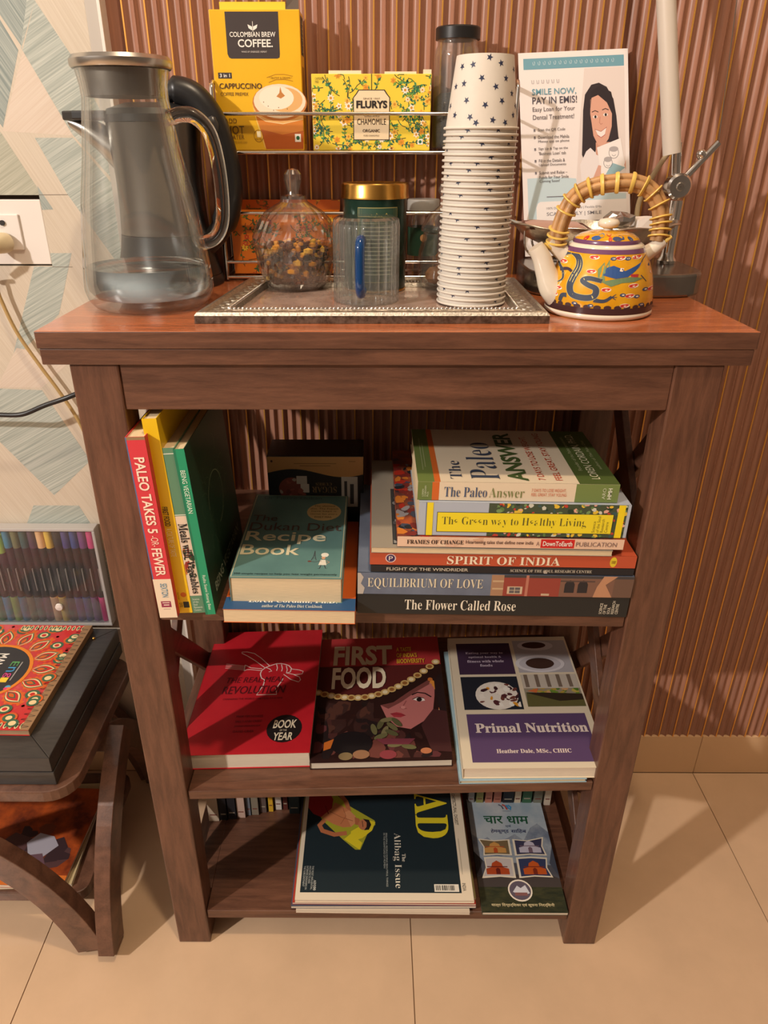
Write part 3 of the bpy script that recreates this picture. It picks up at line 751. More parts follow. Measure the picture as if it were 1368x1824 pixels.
for k, (x, y, a) in enumerate(((.45,.217,1.8),(.50,.255,1.2),(.55,.285,.2),(.585,.235,-.8),(.62,.265,-.9),(.53,.20,1.2),(.50,.165,.4),(.58,.19,-.5),(.60,.105,.1),(.70,.09,-.2))):
    c.poly([(x+.055*math.cos(q)*math.cos(a)-.022*math.sin(q)*math.sin(a), y+(.055*math.cos(q)*math.sin(a)+.022*math.sin(q)*math.cos(a))*.75) for q in [2*PI*j/12 for j in range(12)]], ((104,100,64), (88,86,54), (120,112,76))[k % 3])
c.ell(.29, .12, .15, .085, (22, 16, 18)); c.poly([(.09,.13),(.16,.155),(.14,.09),(.09,.075)], (206, 110, 40)); c.poly([(.46,.15),(.75,.145),(.70,.105),(.52,.11)], (120, 54, 66)); c.ell(.25, .035, .05, .026, (130, 110, 76)); c.ell(.36, .045, .06, .03, (150, 110, 80)); c.ell(.55, .04, .06, .03, (140, 60, 66)); c.ell(.82, .06, .04, .02, (190, 120, 80))
c.text('FIRST', .113, .738, .604, .92, (206, 186, 152), bold=.035); c.text('FOOD', .113, .533, .547, .721, (236, 222, 190), bold=.035)
for i, s in enumerate(('A TASTE', "OF INDIA'S", 'BIODIVERSITY')): c.text(s, .639, .856-i*.055, (.765, .81, .872)[i], .896-i*.055, (224, 176, 52), bold=.02)
c.done()
b, L, D = lay2('nutrition_book', 'white bordered purple book with food photographs on its cover at the right', .0975, .290, .0075, .291, .0185, (222, 208, 182), '-x', pages=PAPER_W, rz=-.02)
c = top_canvas(b, L, D, .0185); PU = (88, 66, 104)
c.rect(.064, .670, .515, .945, (62, 42, 66)); c.rect(.066, .392, .515, .650, (30, 34, 44)); c.rect(.545, .68, .985, .965, (176, 172, 176)); c.rect(.549, .41, .985, .662, (150, 140, 120)); c.rect(.074, .036, .955, .360, PU)
c.ell(.33, .50, .165, .108, (228, 220, 208)); blobs(c, .19, .41, .50, .59, [(84, 40, 44), (60, 30, 36), (236, 228, 216), (220, 150, 40), (240, 236, 226), (110, 60, 50)], 46, .028, 6, .7)
c.L = 9
c.rect(.55, .55, .985, .662, (196, 186, 172)); 
for k in range(5): c.rect(.57+k*.085, .56, .60+k*.085, .662, (120, 104, 90))
c.poly([(.55,.41),(.985,.41),(.985,.50),(.56,.52)], (96, 92, 52)); c.poly([(.56,.515),(.80,.45),(.985,.46),(.985,.505),(.72,.515)], (50, 40, 28))
blobs(c, .62, .49, .97, .60, [(176, 150, 60), (110, 140, 50), (206, 160, 110), (80, 120, 40), (190, 170, 80)], 50, .028, 9, .6)
c.poly([(.57,.53),(.66,.55),(.64,.515)], (206, 110, 60))
c.L = 10; c.ell(.73, .755, .20, .075, (214, 210, 214)); c.ell(.73, .755, .17, .06, (190, 186, 192)); c.ell(.73, .757, .115, .047, (64, 42, 34)); c.ell(.73, .915, .15, .045, (206, 202, 206)); c.ell(.72, .92, .10, .03, (70, 42, 36))
blobs(c, .64, .72, .82, .79, [(84, 54, 40), (50, 32, 26), (100, 70, 54)], 12, .03, 2, .6)
for i, s in enumerate(('Eating your way to', 'optimal health &', 'fitness with whole', 'foods')):
    w = (.155, .135, .15, .05)[i]; c.text(serif(s), .29-w, .842-i*.036, .29+w, .864-i*.036, (206, 190, 206))
c.text(serif('Primal Nutrition'), .126, .226, .94, .292, (230, 214, 204), bold=.015); c.text(serif('Heather Dale, MSc., CHHC'), .252, .088, .775, .118, (226, 208, 200), bold=.01)
c.done()
b, L, D = lay2('blue_booklet', 'thin pale blue booklet lying under the purple nutrition book', .0935, .262, .0045, .28, .006, (150, 178, 190), '-x', rz=-.01)
# the nutrition book lies on the booklet
for o in COL.objects:
    if o.name.startswith('nutrition_book'): o.location.z += .0066

# ================================================================== bottom shelf
Z3 = .0725
MAGS = 'magazines stacked on the bottom shelf'
zz = Z3 + .0004
for i, (x0, x1, y0, T, col, lab) in enumerate((
        (-.1365, .1230, .0000, .0045, (196, 180, 160), 'cream edged magazine at the bottom of the magazine stack'),
        (-.1440, .1330, .0035, .0050, (78, 80, 96), 'blue grey magazine second from the bottom of the stack'),
        (-.1420, .1325, .0065, .0040, (170, 60, 48), 'red edged magazine third in the stack under the dark cover'),
        (-.1385, .1330, .0090, .0040, (150, 140, 96), 'olive magazine directly beneath the dark covered top magazine'))):
    b = book('magazine', lab, x1-x0, .215, T, (x0, y0, zz), (0, 0, (-.008, .006, -.004, .012)[i]), col, '+y', PAPER_W, .0004, .0004, group=MAGS, cat='magazine'); zz += T + .0003
L, D, T = .2665, .2150, .0062
b = book('magazine', 'dark covered magazine with yellow lettering and a man on a yellow float on top', L, D, T, (-.1375, .0035, zz), (0, 0, 0), (232, 216, 190), '+x', PAPER_W, .0004, .0006, group=MAGS, cat='magazine')
c = top_canvas(b, L, D, T)
c.rect(.024, .055, .935, .985, (26, 40, 46))
YE = (226, 206, 40); SK = (196, 122, 78)
c.poly([(.03,.88),(.06,.985),(.14,.985),(.28,.80),(.445,.66),(.45,.62),(.415,.585),(.36,.40),(.33,.40),(.255,.485),(.12,.66)], (168, 164, 44))
c.poly([(.415,.66),(.45,.645),(.43,.57),(.37,.50),(.30,.47),(.30,.56)], YE); c.poly([(.26,.49),(.355,.40),(.37,.46),(.30,.54)], YE)
c.poly([(.024,.78),(.024,.985),(.13,.985),(.18,.86),(.175,.77),(.11,.69),(.06,.72)], (156, 34, 34))
c.line([(.285,.745),(.262,.84),(.228,.90),(.20,.955)], .0075, (176, 104, 66)); c.line([(.135,.665),(.105,.615),(.125,.565),(.20,.53),(.275,.545)], .0080, (184, 110, 70))
c.poly([(.11,.69),(.175,.775),(.19,.83),(.235,.80),(.285,.755),(.325,.70),(.33,.64),(.30,.60),(.25,.595),(.19,.625)], SK)
c.poly([(.25,.73),(.285,.755),(.325,.70),(.33,.64),(.30,.60),(.28,.66)], (210, 140, 94)); c.line([(.16,.745),(.235,.69),(.31,.655)], .0010, (150, 84, 54)); c.line([(.245,.775),(.265,.70),(.235,.625)], .0010, (160, 92, 58))
c.poly([(.32,.69),(.35,.675),(.36,.615),(.325,.62)], (176, 104, 66)); c.ell(.378, .622, .034, .050, (190, 118, 78)); c.poly([(.372,.675),(.41,.665),(.424,.62),(.41,.575),(.38,.57),(.395,.60),(.396,.64)], (34, 26, 24)); c.line([(.368,.655),(.374,.60)], .0010, (60, 36, 30))
c.line([(.13,.80),(.155,.72)], .0016, (120, 22, 24))
c.text(serif('AD'), .70, .50, .905, .93, YE, rot=-90, bold=.0)
c.text(serif('The'), .607, .30, .628, .365, (222, 214, 196), rot=-90); c.text(serif('Alibag Issue'), .553, .089, .603, .544, (228, 220, 200), rot=-90, bold=-.012)
c.text('BEAUTIFUL PEOPLE DOING BEAUTIFUL THINGS\nIN THE HAMPTONS OF MUMBAI', .498, .1, .522, .544, (176, 180, 172), rot=-90)
c.text('THE MOST INFLUENTIAL\nARCHITECTS AND\nINTERIOR DESIGNERS IN\nTHE SUBCONTINENT', .034, .075, .092, .262, (190, 192, 184), rot=-90); c.text(serif('AD100', 'bolditalic'), .097, .07, .112, .15, (206, 206, 196), rot=-90)
c.rect(.783, .064, .922, .122, (230, 222, 206)); 
rb = random.Random(5)
x = .792
while x < .90:
    w = rb.uniform(.0015, .006); c.rect(x, .074, x+w, .113, (40, 38, 38), 9); x += w + rb.uniform(.002, .006)
c.text('ARCHITECTURAL DIGEST', .943, .62, .962, .96, (70, 62, 54), rot=-90); c.text('INDIA', .943, .07, .962, .13, (70, 62, 54), rot=-90); c.rect(.949, .2, .953, .5, (190, 176, 152))
c.done()
L, D, T = .128, .209, .0055
b = book('guide_booklet', 'pilgrimage guide booklet with mountain sky and four framed temple pictures', L, D, T, (.1415, -.002, Z3+.0004), (0, 0, 0), (74, 84, 70), '-x', PAPER_W, .0004, .0005, cat='booklet')
c = top_canvas(b, L, D, T)
SKY = mat('cover_sky', (150, 168, 182), .4, rgb2=(190, 196, 198), scale=16); GRS = mat('cover_grass', (66, 66, 44), .4, rgb2=(40, 46, 34), scale=60, stretch=(1, 3, 1))
c.rect(0, .40, 1, 1, SKY); c.rect(0, 0, 1, .30, GRS); c.poly([(0,.28),(1,.26),(1,.40),(0,.42)], (84, 84, 92))
c.poly([(0,.42),(0,.66),(.12,.60),(.2,.63),(.30,.57),(.45,.62),(.56,.66),(.66,.60),(.78,.72),(.88,.76),(1,.68),(1,.38)], mat('cover_mountain', (112, 124, 142), .4, rgb2=(160, 168, 176), scale=40))
c.poly([(.0,.50),(.1,.42),(.0,.30)], (50, 48, 50)); c.poly([(1,.55),(.92,.40),(1,.28)], (70, 76, 90)); c.poly([(0,.28),(.3,.34),(.5,.30),(.8,.33),(1,.27),(1,.2),(0,.2)], (66, 58, 56))
def frame4(pts, sky, bld, roof, l):
    c.L = l; c.poly(pts, (232, 220, 196))
    cx = sum(p[0] for p in pts)/len(pts); cy = sum(p[1] for p in pts)/len(pts)
    q = [(cx+(x-cx)*.88, cy+(y-cy)*.86) for x, y in pts]; c.L = l+.4; c.poly(q, sky)
    x0 = min(p[0] for p in q); x1 = max(p[0] for p in q); y0 = min(p[1] for p in q); y1 = max(p[1] for p in q); w = x1-x0; h = y1-y0
    c.L = l+.8; c.poly([(x0+.12*w,y0+.12*h),(x1-.12*w,y0+.12*h),(x1-.12*w,y0+.42*h),(x0+.7*w,y0+.5*h),(x0+.66*w,y0+.72*h),(x0+.5*w,y0+.86*h),(x0+.34*w,y0+.72*h),(x0+.3*w,y0+.5*h),(x0+.12*w,y0+.42*h)], bld)
    c.L = l+1.2; c.poly([(x0+.44*w,y0+.12*h),(x0+.58*w,y0+.12*h),(x0+.58*w,y0+.4*h),(x0+.51*w,y0+.48*h),(x0+.44*w,y0+.4*h)], roof); c.rect(x0+.16*w, y0+.5*h, x1-.16*w, y0+.55*h, roof)
    blobs(c, x0+.1*w, y0+.08*h, x1-.1*w, y0+.3*h, [bld, roof, (220, 206, 196)], 10, .018, int(cx*99))
frame4([(.075,.615),(.28,.60),(.48,.61),(.475,.465),(.28,.470),(.115,.462),(.13,.54)], (120, 100, 70), (206, 150, 80), (190, 80, 36), 8)
frame4([(.515,.612),(.70,.60),(.92,.632),(.885,.55),(.912,.465),(.70,.472),(.51,.462)], (60, 58, 84), (196, 190, 204), (120, 96, 110), 8)
frame4([(.115,.448),(.28,.455),(.475,.445),(.47,.272),(.28,.282),(.055,.270),(.12,.36)], (206, 196, 190), (186, 76, 36), (110, 34, 26), 8)
frame4([(.515,.446),(.70,.455),(.905,.446),(.88,.36),(.925,.278),(.70,.285),(.51,.272)], (54, 62, 96), (206, 92, 34), (130, 46, 26), 8)
c.L = 8; c.ell(.49, .172, .145, .088, (232, 220, 204)); c.ell(.49, .172, .128, .076, (92, 82, 96)); c.poly([(.40,.16),(.46,.21),(.50,.19),(.56,.215),(.60,.15),(.50,.13)], (206, 206, 214)); c.rect(.42, .13, .57, .155, (130, 86, 84))
DKG = (28, 84, 56); NV = (40, 44, 90)
c.text('\u091a\u093e\u0930', .19, .755, .44, .83, DKG, bold=.015); c.text('\u0927\u093e\u092e', .50, .755, .78, .83, DKG, bold=.015)
c.text('\u090f\u0935\u0902', .46, .718, .53, .745, NV); c.text('\u0939\u0947\u092e\u0915\u0941\u0923\u094d\u0921', .257, .66, .49, .708, NV, bold=.01); c.text('\u0938\u093e\u093f\u0939\u092c', .52, .664, .717, .708, NV, bold=.01)
c.text('\u092f\u093e\u0924\u094d\u0930\u093e \u093f\u0926\u0917\u094d\u0926\u0930\u094d\u093f\u0936\u0915\u093e \u090f\u0935\u0902 \u0938\u0942\u091a\u0928\u093e \u093f\u0928\u0926\u0930\u094d\u093f\u0936\u0928\u0940', .12, .04, .86, .072, (224, 206, 160), bold=.01)
c.line([(.42,.945),(.46,.93),(.475,.90)], .002, (70, 70, 90)); c.line([(.47,.945),(.51,.93),(.525,.895)], .003, (180, 70, 60)); c.line([(.52,.94),(.545,.91),(.57,.895),(.58,.92),(.545,.94)], .003, (60, 140, 190)); c.rect(.46, .878, .57, .882, (90, 100, 120))
c.done()

# small books standing at the back of the bottom shelf
ROW = 'small books standing at the back of the bottom shelf'
rowL = [(366,385,(196,178,156),.164,'cream spined small book at the left end of the back row'),(386,400,(36,34,36),.166,'black spined small book next to the cream one at the left end'),(401,416,(44,42,46),.168,'charcoal spined small book third from the left in the back row'),(417,432,(206,176,160),.171,'pinkish cream spined small book fourth in the back row'),(434,442,(112,118,128),.176,'narrow blue grey spined small book in the back row'),(443,456,(138,128,112),.177,'grey beige spined small book in the middle of the left back row'),(458,470,(104,88,82),.182,'brown grey spined small book left of the yellow one'),(473,482,(222,176,52),.184,'yellow spined small book in the back row'),(485,497,(216,206,196),.188,'white spined small book right of the yellow one'),(499,508,(96,48,42),.188,'dark red spined small book right of the white one'),(510,529,(46,58,62),.180,'wide dark teal spined small book beside the magazine stack')]
rowR = [(829,840,(150,148,146),.200,'grey spined small book behind the top of the guide booklet'),(843,856,(142,140,78),.200,'olive spined small book second in the row behind the guide booklet'),(859,872,(186,120,98),.200,'salmon spined small book third behind the guide booklet'),(874,888,(176,112,92),.200,'darker salmon spined small book fourth behind the guide booklet'),(890,910,(34,34,36),.200,'black spined small book behind the guide booklet'),(911,923,(206,190,164),.200,'cream spined small book right of the black one behind the booklet'),(925,942,(58,100,70),.200,'green spined small book behind the guide booklet'),(945,961,(120,122,108),.200,'grey green spined small book second from the right end'),(964,976,(206,194,176),.200,'cream spined small book at the right end of the back row')]
def px_x(px, y): return (-0.0223) + (px - 659.0) * ((y + .6939) * .8915 + (1.0985 - .085) * .4531) / 1289.93
for px0, px1, col, y, lab in rowL + rowR:
    x0 = px_x(px0 + .5, y); x1 = px_x(px1 - .5, y); h = random.uniform(.150, .175)
    b = book('small_book', lab, h, .110, x1-x0, (x0, y, Z3 + .0004 + h), (0, PI/2, 0), col, '-y', group=ROW)
    c = spine_canvas(b, h, x1-x0)
    lum = sum(col) > 330
    ic = (120, 60, 50) if lum else (170, 160, 140)
    c.text(random.choice(['SOUL', 'LIGHT', 'SPIRIT', 'PATH']), .35, .3, .60, .7, ic) if False else None
    c.rect(.90, .15, .915, .85, ic); c.rect(.25, .35, .62, .62, ic); c.done('spine_print')

# ================================================================== things on the bookcase top
ZT0 = .9403
# ---------------------------------------------------------------- silver tray
tray = thing('serving_tray', 'silver embossed rectangular tray under the glassware', 'tray', (-.02, .13, ZT0))
TQ = [(-.199+.02, .027-.13), (.151+.02, .029-.13), (.154+.02, .242-.13), (-.177+.02, .242-.13)]
def inset(q, d):
    n = len(q); L = []
    for i in range(n):
        a, b = Vector(q[i]), Vector(q[(i+1) % n]); t = (b-a).normalized(); nn = Vector((-t.y, t.x)); L.append((a+nn*d, t))
    out = []
    for i in range(n):
        (p, t), (r, s) = L[i-1], L[i]
        den = t.x*s.y - t.y*s.x; k = ((r.x-p.x)*s.y - (r.y-p.y)*s.x) / den
        out.append((p.x + t.x*k, p.y + t.y*k))
    return out
SILV = mat('embossed_silver', (226, 220, 208), .36, metal=1.0, rgb2=(168, 160, 148), scale=420, bump=.6)
SILVD = mat('dark_silver', (150, 142, 130), .4, metal=.9, rgb2=(96, 86, 76), scale=160)
prof = [(0, 0), (0, .0075), (.002, .0105), (.006, .0112), (.010, .009), (.022, .0075), (.025, .0090), (.028, .0085), (.030, .004), (.030, 0)]
rings = [[(x, y, z) for x, y in inset(TQ, d)] for d, z in prof]
for i in range(4):
    mb = MB(); j = (i+1) % 4; vs = []
    for r in rings: vs += [r[i], r[j]]
    n = len(rings)
    fs = [(2*k, 2*k+1, 2*k+3, 2*k+2) for k in range(n-1)]
    mb.add(vs, fs); mb.m[0] = 1
    obj('frame_rail', mb, [SILV, SILVD], tray, fixn=True)
mb = MB(); q = inset(TQ, .029); mb.prism(q, .0005, .0035); obj('tray_base', mb, mat('tray_base_gloss', (186, 160, 146), .14, rgb2=(150, 122, 110), scale=30, coat=.5), tray)
beads = MB(); q = inset(TQ, .0265)
for i in range(4):
    a, b_ = Vector(q[i]), Vector(q[(i+1) % 4]); n = int((b_-a).length / .0042)
    for k in range(n):
        p = a.lerp(b_, (k+.5)/n); beads.sphere((p.x, p.y, .0092), .0021, 6)
bo = obj('bead_border', beads, CHROME, tray, smooth=60); bo['kind'] = 'stuff'
orn = MB(); rd = random.Random(2); q = inset(TQ, .016)
for i in range(4):
    a, b_ = Vector(q[i]), Vector(q[(i+1) % 4]); n = int((b_-a).length / .009)
    t = (b_-a).normalized(); nn = Vector((-t.y, t.x))
    for k in range(n):
        p = a.lerp(b_, (k+.5)/n) + nn * (.003 if k % 2 else -.003)
        orn.sphere((p.x, p.y, .0080), .0034, 6, 0, (1.2, .8, .5))
bo = obj('embossed_leaves', orn, SILV, tray, smooth=60); bo['kind'] = 'stuff'
ZTR = ZT0 + .0038

# ---------------------------------------------------------------- glass water jug
JX, JY = -.2655, .12
jug = thing('water_jug', 'tall clear glass water jug with steel lid at the left of the top', 'jug', (JX, JY, ZT0))
po = [(.0005, 0), (.052, 0), (.060, .003), (.0655, .010), (.068, .020), (.0675, .03), (.0660, .043), (.0626, .072), (.0569, .110), (.0494, .1465), (.0439, .1815), (.0412, .198), (.0415, .208), (.0427, .215), (.0440, .2215)]
pi = [(r - .0028 if z > .004 else r, z) for r, z in po]
inner = [(.0405, .2215), (.0395, .208), (.0385, .198), (.0412, .1815), (.0467, .1465), (.0542, .110), (.0600, .072), (.0633, .043), (.0645, .03), (.064, .020), (.058, .0125), (.0005, .011)]
obj('glass_body', MB().lathe(po + inner, 64), GLASS, jug, smooth=40)
hp = bez([(.0400,0,.180),(.052,0,.184),(.066,0,.182),(.079,0,.168),(.0850,0,.140),(.0862,0,.105),(.083,0,.082),(.074,0,.069),(.0605,0,.064)], 6)
GLS = mat('solid_glass', (250, 250, 248), .02, trans=1.0, ior=1.45)
obj('handle', MB().tube(hp, .0072, 14), GLS, jug, smooth=60)
lid = MB().lathe([(.0005, .2335), (.030, .2340), (.0455, .2325), (.0480, .2290), (.0478, .2245), (.0462, .2222), (.0005, .2222)], 56)
obj('steel_lid', lid, STEEL, jug, smooth=35)
obj('lid_plug', MB().lathe([(.0005, .2220), (.0378, .2220), (.0378, .2030), (.0375, .1990), (.0005, .1990)], 48), mat('grey_gasket', (120, 112, 104), .35, metal=.6), jug, smooth=35)
WAT = mat('water', (246, 252, 252), 0.0, trans=1.0, ior=1.33)
wt = tag(obj('water', MB().lathe([(.0005, .0113), (.0578, .0128), (.0637, .0203), (.0642, .03), (.0630, .0430), (.0005, .0430)], 64), WAT, None, smooth=40, loc=(JX, JY, ZT0)), 'clear water filling the bottom of the glass jug', 'water')

# ---------------------------------------------------------------- electric kettle behind the jug
kt = thing('electric_kettle', 'electric kettle with thick black handle behind the glass jug', 'kettle', (-.2795, .262, ZT0))
obj('base_plate', MB().lathe([(.0005, 0), (.0655, 0), (.066, .006), (.064, .012), (.0005, .012)], 48), BLACKP, kt, smooth=35)
obj('skirt', MB().lathe([(.0005, .0125), (.0635, .0125), (.061, .025), (.056, .045), (.0535, .060), (.0005, .060)], 48), BLACKP, kt, smooth=35)
obj('steel_body', MB().lathe([(.0005, .0605), (.0533, .0605), (.0515, .085), (.0505, .12), (.0515, .155), (.0535, .180), (.0005, .180)], 48), mat('dark_steel', (128, 122, 116), .3, metal=1.0), kt, smooth=35)
obj('lid', MB().lathe([(.0005, .2010), (.030, .2000), (.050, .194), (.0545, .188), (.0545, .1805), (.0005, .1805)], 48), BLACKP, kt, smooth=35)
sp = MB(); secs = [((-.048, .150), .020, .030), ((-.066, .166), .019, .022), ((-.082, .176), .016, .016), ((-.096, .182), .011, .010)]
vs = []; fs = []; n = 14
for (x, z), w, h in secs:
    for k in range(n):
        a = 2*PI*k/n; vs.append((x, w*math.cos(a), min(z + h*math.sin(a)*.8, .182)))
for i in range(len(secs)-1):
    for k in range(n): fs.append((i*n+k, i*n+(k+1)%n, (i+1)*n+(k+1)%n, (i+1)*n+k))
fs.append(tuple(range(3*n, 4*n))); sp.add(vs, fs); obj('spout', sp, STEEL, kt, smooth=50)
cap = MB(); cap.prism([(-.045,-.03),(-.085,-.024),(-.101,-.012),(-.103,0),(-.101,.012),(-.085,.024),(-.045,.03)], .1825, .192); obj('spout_cap', cap, BLACKP, kt, bevel=.002)
hp = bez([(.010,-.004,.206),(.030,-.004,.212),(.052,-.004,.205),(.070,-.004,.182),(.080,-.004,.150),(.084,-.004,.118),(.080,-.004,.088),(.068,-.004,.064),(.050,-.004,.046)], 6)
obj('handle', MB().tube(hp, [.011]*6 + [.0155]*(len(hp)-14) + [.013]*8, 16, flat_=1.0), BLACKP, kt, smooth=60)
obj('power_switch', MB().sphere((.072, -.0175, .175), .008, 10, 0, (1, .6, 1.6)), mat('switch_grey', (62, 60, 60), .3), kt, smooth=60)

# ---------------------------------------------------------------- chrome wire rack
rk = thing('wire_rack', 'two tier chrome wire rack against the fluted panel', 'rack', (-.03, .30, ZT0))
X0, X1, Y0, Y1 = -.181, .174, -.025, .030
for x in (X0, X1):
    obj('side_frame', MB().tube([(x, Y0, .0025), (x, Y0, .216), (x, Y0+.006, .2225), (x, Y1-.006, .2225), (x, Y1, .216), (x, Y1, .0025)], .0026, 10), CHROME, rk, smooth=50)
for z in (.0055, .0238, .0815, .1490, .1898):
    obj('front_rail', MB().tube([(X0, Y0, z), (X1, Y0, z)], .0021, 10), CHROME, rk, smooth=50)
    if z in (.0055, .1490): obj('back_rail', MB().tube([(X0, Y1, z), (X1, Y1, z)], .0021, 10), CHROME, rk, smooth=50)
    for x in (X0, X1): obj('end_rail', MB().tube([(x, Y0, z), (x, Y1, z)], .0018, 8), CHROME, rk, smooth=50)
wire = MB().tube([(0, Y0, 0), (0, Y1, 0)], .0012, 8); wme = None
for z in (.0055, .1490):
    for k in range(1, 17):
        x = X0 + (X1-X0)*k/17
        if wme is None: o = obj('shelf_wire', wire, CHROME, rk, smooth=50); wme = o.data
        else: o = link('shelf_wire', wme, rk)
        o.location = (x, 0, z)
ZR2 = ZT0 + .1512; ZR1 = ZT0 + .0078

# coffee carton
BY = .2835
cf = thing('coffee_carton', 'tall yellow coffee carton on the upper tier of the wire rack', 'carton', (-.2085, BY, ZR2))
YEL = mat('carton_yellow', (240, 186, 40), .35, rgb2=(230, 176, 34), scale=12)
obj('carton_body', MB().box(0, 0, 0, .1020, .044, .1415), YEL, cf, bevel=.0008)
obj('lid_flap', MB().prism([(.012,.004),(.086,.004),(.084,.038),(.02,.040)], .1416, .149), mat('flap_yellow', (246, 206, 60), .4), cf)
obj('torn_flap', MB().add([(.086,.004,.1416),(.101,.004,.1416),(.1005,.012,.158),(.088,.010,.160)], [(0,1,2,3)]), mat('flap_dark', (74, 58, 48), .5), cf)
c = Canvas(cf, (0, 0, 0), (.102, 0, 0), (0, 0, .1415))
DB = (62, 52, 50)
c.poly([(.175,.985),(.175,.70),(.19,.675),(.215,.667),(.735,.667),(.76,.675),(.765,.70),(.765,.985)], DB)
c.poly([(.42,.90),(.47,.885),(.475,.91),(.48,.885),(.53,.90),(.52,.875),(.49,.862),(.46,.862),(.43,.875)], WHITE); c.rect(.470, .865, .481, .915, DB); c.rect(.4735, .85, .4785, .92, WHITE)
c.text('COLOMBIAN BREW', .215, .815, .725, .85, WHITE, bold=.012); c.text('COFFEE.', .30, .745, .69, .80, WHITE, bold=.02); c.text('WAKE UP | ENERGIZE | REPEAT', .335, .705, .62, .72, (214, 206, 196))
c.rect(.05, .528, .205, .57, DB); c.text('3 in 1', .07, .537, .185, .562, WHITE, bold=.02); c.text('CAPPUCCINO', .055, .455, .54, .495, (74, 50, 30), bold=.01); c.text('COFFEE PREMIX', .06, .405, .38, .43, (96, 66, 34))
c.text('JUST', .085, .262, .245, .292, (120, 82, 30)); c.text('ADD', .085, .205, .225, .24, (110, 76, 30)); c.text('HOT', .095, .125, .305, .185, (110, 76, 30)); c.text('WATER', .10, .085, .30, .118, (120, 82, 30)); c.text('ALSO TASTES GOOD COLD', .10, .055, .33, .07, (150, 106, 30))
# glass of coffee
c.poly([(.44,.335),(.46,.24),(.52,.10),(.55,.01),(.99,.01),(1,.30),(1,.335)], (214, 128, 46)); c.poly([(.50,.16),(.55,.01),(.99,.01),(1,.15),(.75,.12)], (186, 92, 30))
c.poly([(.425,.34),(.44,.27),(.56,.22),(.76,.20),(1,.23),(1,.34)], (230, 176, 104)); c.line([(.44,.27),(.56,.22),(.76,.20),(1,.235)], .0007, (244, 214, 160)); c.line([(.425,.34),(.45,.24),(.50,.12),(.54,.02)], .0008, (246, 206, 120))
c.ell(.735, .355, .315, .135, (196, 120, 54)); c.ell(.735, .365, .300, .125, (240, 220, 190)); c.ell(.80, .375, .20, .09, (228, 176, 110)); c.ell(.70, .39, .20, .085, (246, 230, 206)); c.poly([(.70,.40),(.735,.425),(.75,.47),(.765,.43),(.80,.405),(.75,.385)], (196, 128, 62))
for a, b_ in ((.6,.33),(.66,.30),(.72,.32),(.55,.36),(.82,.31)): c.ell(a, b_, .005, .004, (120, 70, 30))
c.line([(.62,.50),(.70,.52),(.80,.522),(.90,.51)], .0004, (170, 110, 20)); c.line([(.60,.535),(.70,.557),(.80,.558),(.90,.545)], .0004, (170, 110, 20)); c.text('* FROTHY & CREAMY *', .63, .525, .89, .54, (130, 90, 24))
c.line([(.47+.055*math.cos(a), .11+.045*math.sin(a)) for a in [2*PI*k/20 for k in range(20)]], .0005, (150, 96, 20), closed=True); c.rect(.45, .10, .495, .145, (244, 226, 180)); c.text('REAL MILK', .43, .08, .51, .092, (120, 80, 20))
c.rect(.895, .065, .965, .125, (246, 240, 228)); c.ell(.93, .095, .02, .016, (40, 110, 70))
c.done('carton_print')
c = Canvas(cf, (.102, 0, 0), (0, .044, 0), (0, 0, .1415))
c.rect(.15, .70, .85, .97, DB); c.text('COFFEE', .35, .72, .65, .94, (206, 196, 186), rot=90); c.rect(.2, .30, .8, .62, (170, 118, 26)); c.rect(.2, .05, .8, .25, (196, 140, 30)); c.done('side_print')

# tea carton with flowers
fl = thing('tea_carton', 'yellow floral tea carton on the upper tier beside the coffee carton', 'carton', (-.0955, BY, ZR2))
obj('carton_body', MB().box(0, 0, 0, .1400, .046, .0795), mat('tea_yellow', (240, 210, 70), .4), fl, bevel=.0006)
def floral(c, x0, y0, x1, y1, seed, n, asp, leaf, flow, stem, sc=1.0, avoid=None):
    rd = random.Random(seed)
    for i in range(n):
        x = rd.uniform(x0, x1); y = rd.uniform(y0, y1)
        if avoid and avoid[0] < x < avoid[2] and avoid[1] < y < avoid[3]: continue
        th = rd.uniform(0, 2*PI); pts = [(x, y)]
        for k in range(6):
            th += rd.uniform(-.5, .5); q = (pts[-1][0]+.022*sc*math.cos(th), pts[-1][1]+.022*sc*asp*math.sin(th)); pts.append((min(x1, max(x0, q[0])), min(y1, max(y0, q[1]))))
        c.line(pts, .0006*sc, stem, 2 + i*.01)
        for k in range(1, 6):
            for sgn in (-1, 1):
                if rd.random() < .35: continue
                a = th + sgn*rd.uniform(.6, 1.3); px, py = pts[k]; ln = rd.uniform(.016, .030)*sc; wd = ln*.28
                P_ = [(px, py)] + [(px+ln*t*math.cos(a)-wd*s*math.sin(a), py+(ln*t*math.sin(a)+wd*s*math.cos(a))*asp) for t, s in ((.4, 1), (1, 0), (.4, -1))]
                c.poly([(min(x1, max(x0, u)), min(y1, max(y0, v))) for u, v in P_], rd.choice(leaf), 3 + i*.01)
        if rd.random() < .75:
            px, py = pts[-1]; col = rd.choice(flow); r = rd.uniform(.016, .028)*sc
            k = rd.choice((5, 6, 8)); P_ = []
            for j in range(k*2): a = PI*j/k; q = r*(1.0 if j % 2 else .55); P_.append((min(x1, max(x0, px+q*math.cos(a))), min(y1, max(y0, py+q*asp*math.sin(a)))))
            c.poly(P_, col, 5 + i*.01); c.ell(min(x1-.01, max(x0+.01, px)), min(y1-.02, max(y0+.02, py)), r*.3, r*.3*asp, (206, 140, 40), 6.5)
c = Canvas(fl, (0, 0, 0), (.140, 0, 0), (0, 0, .0795))
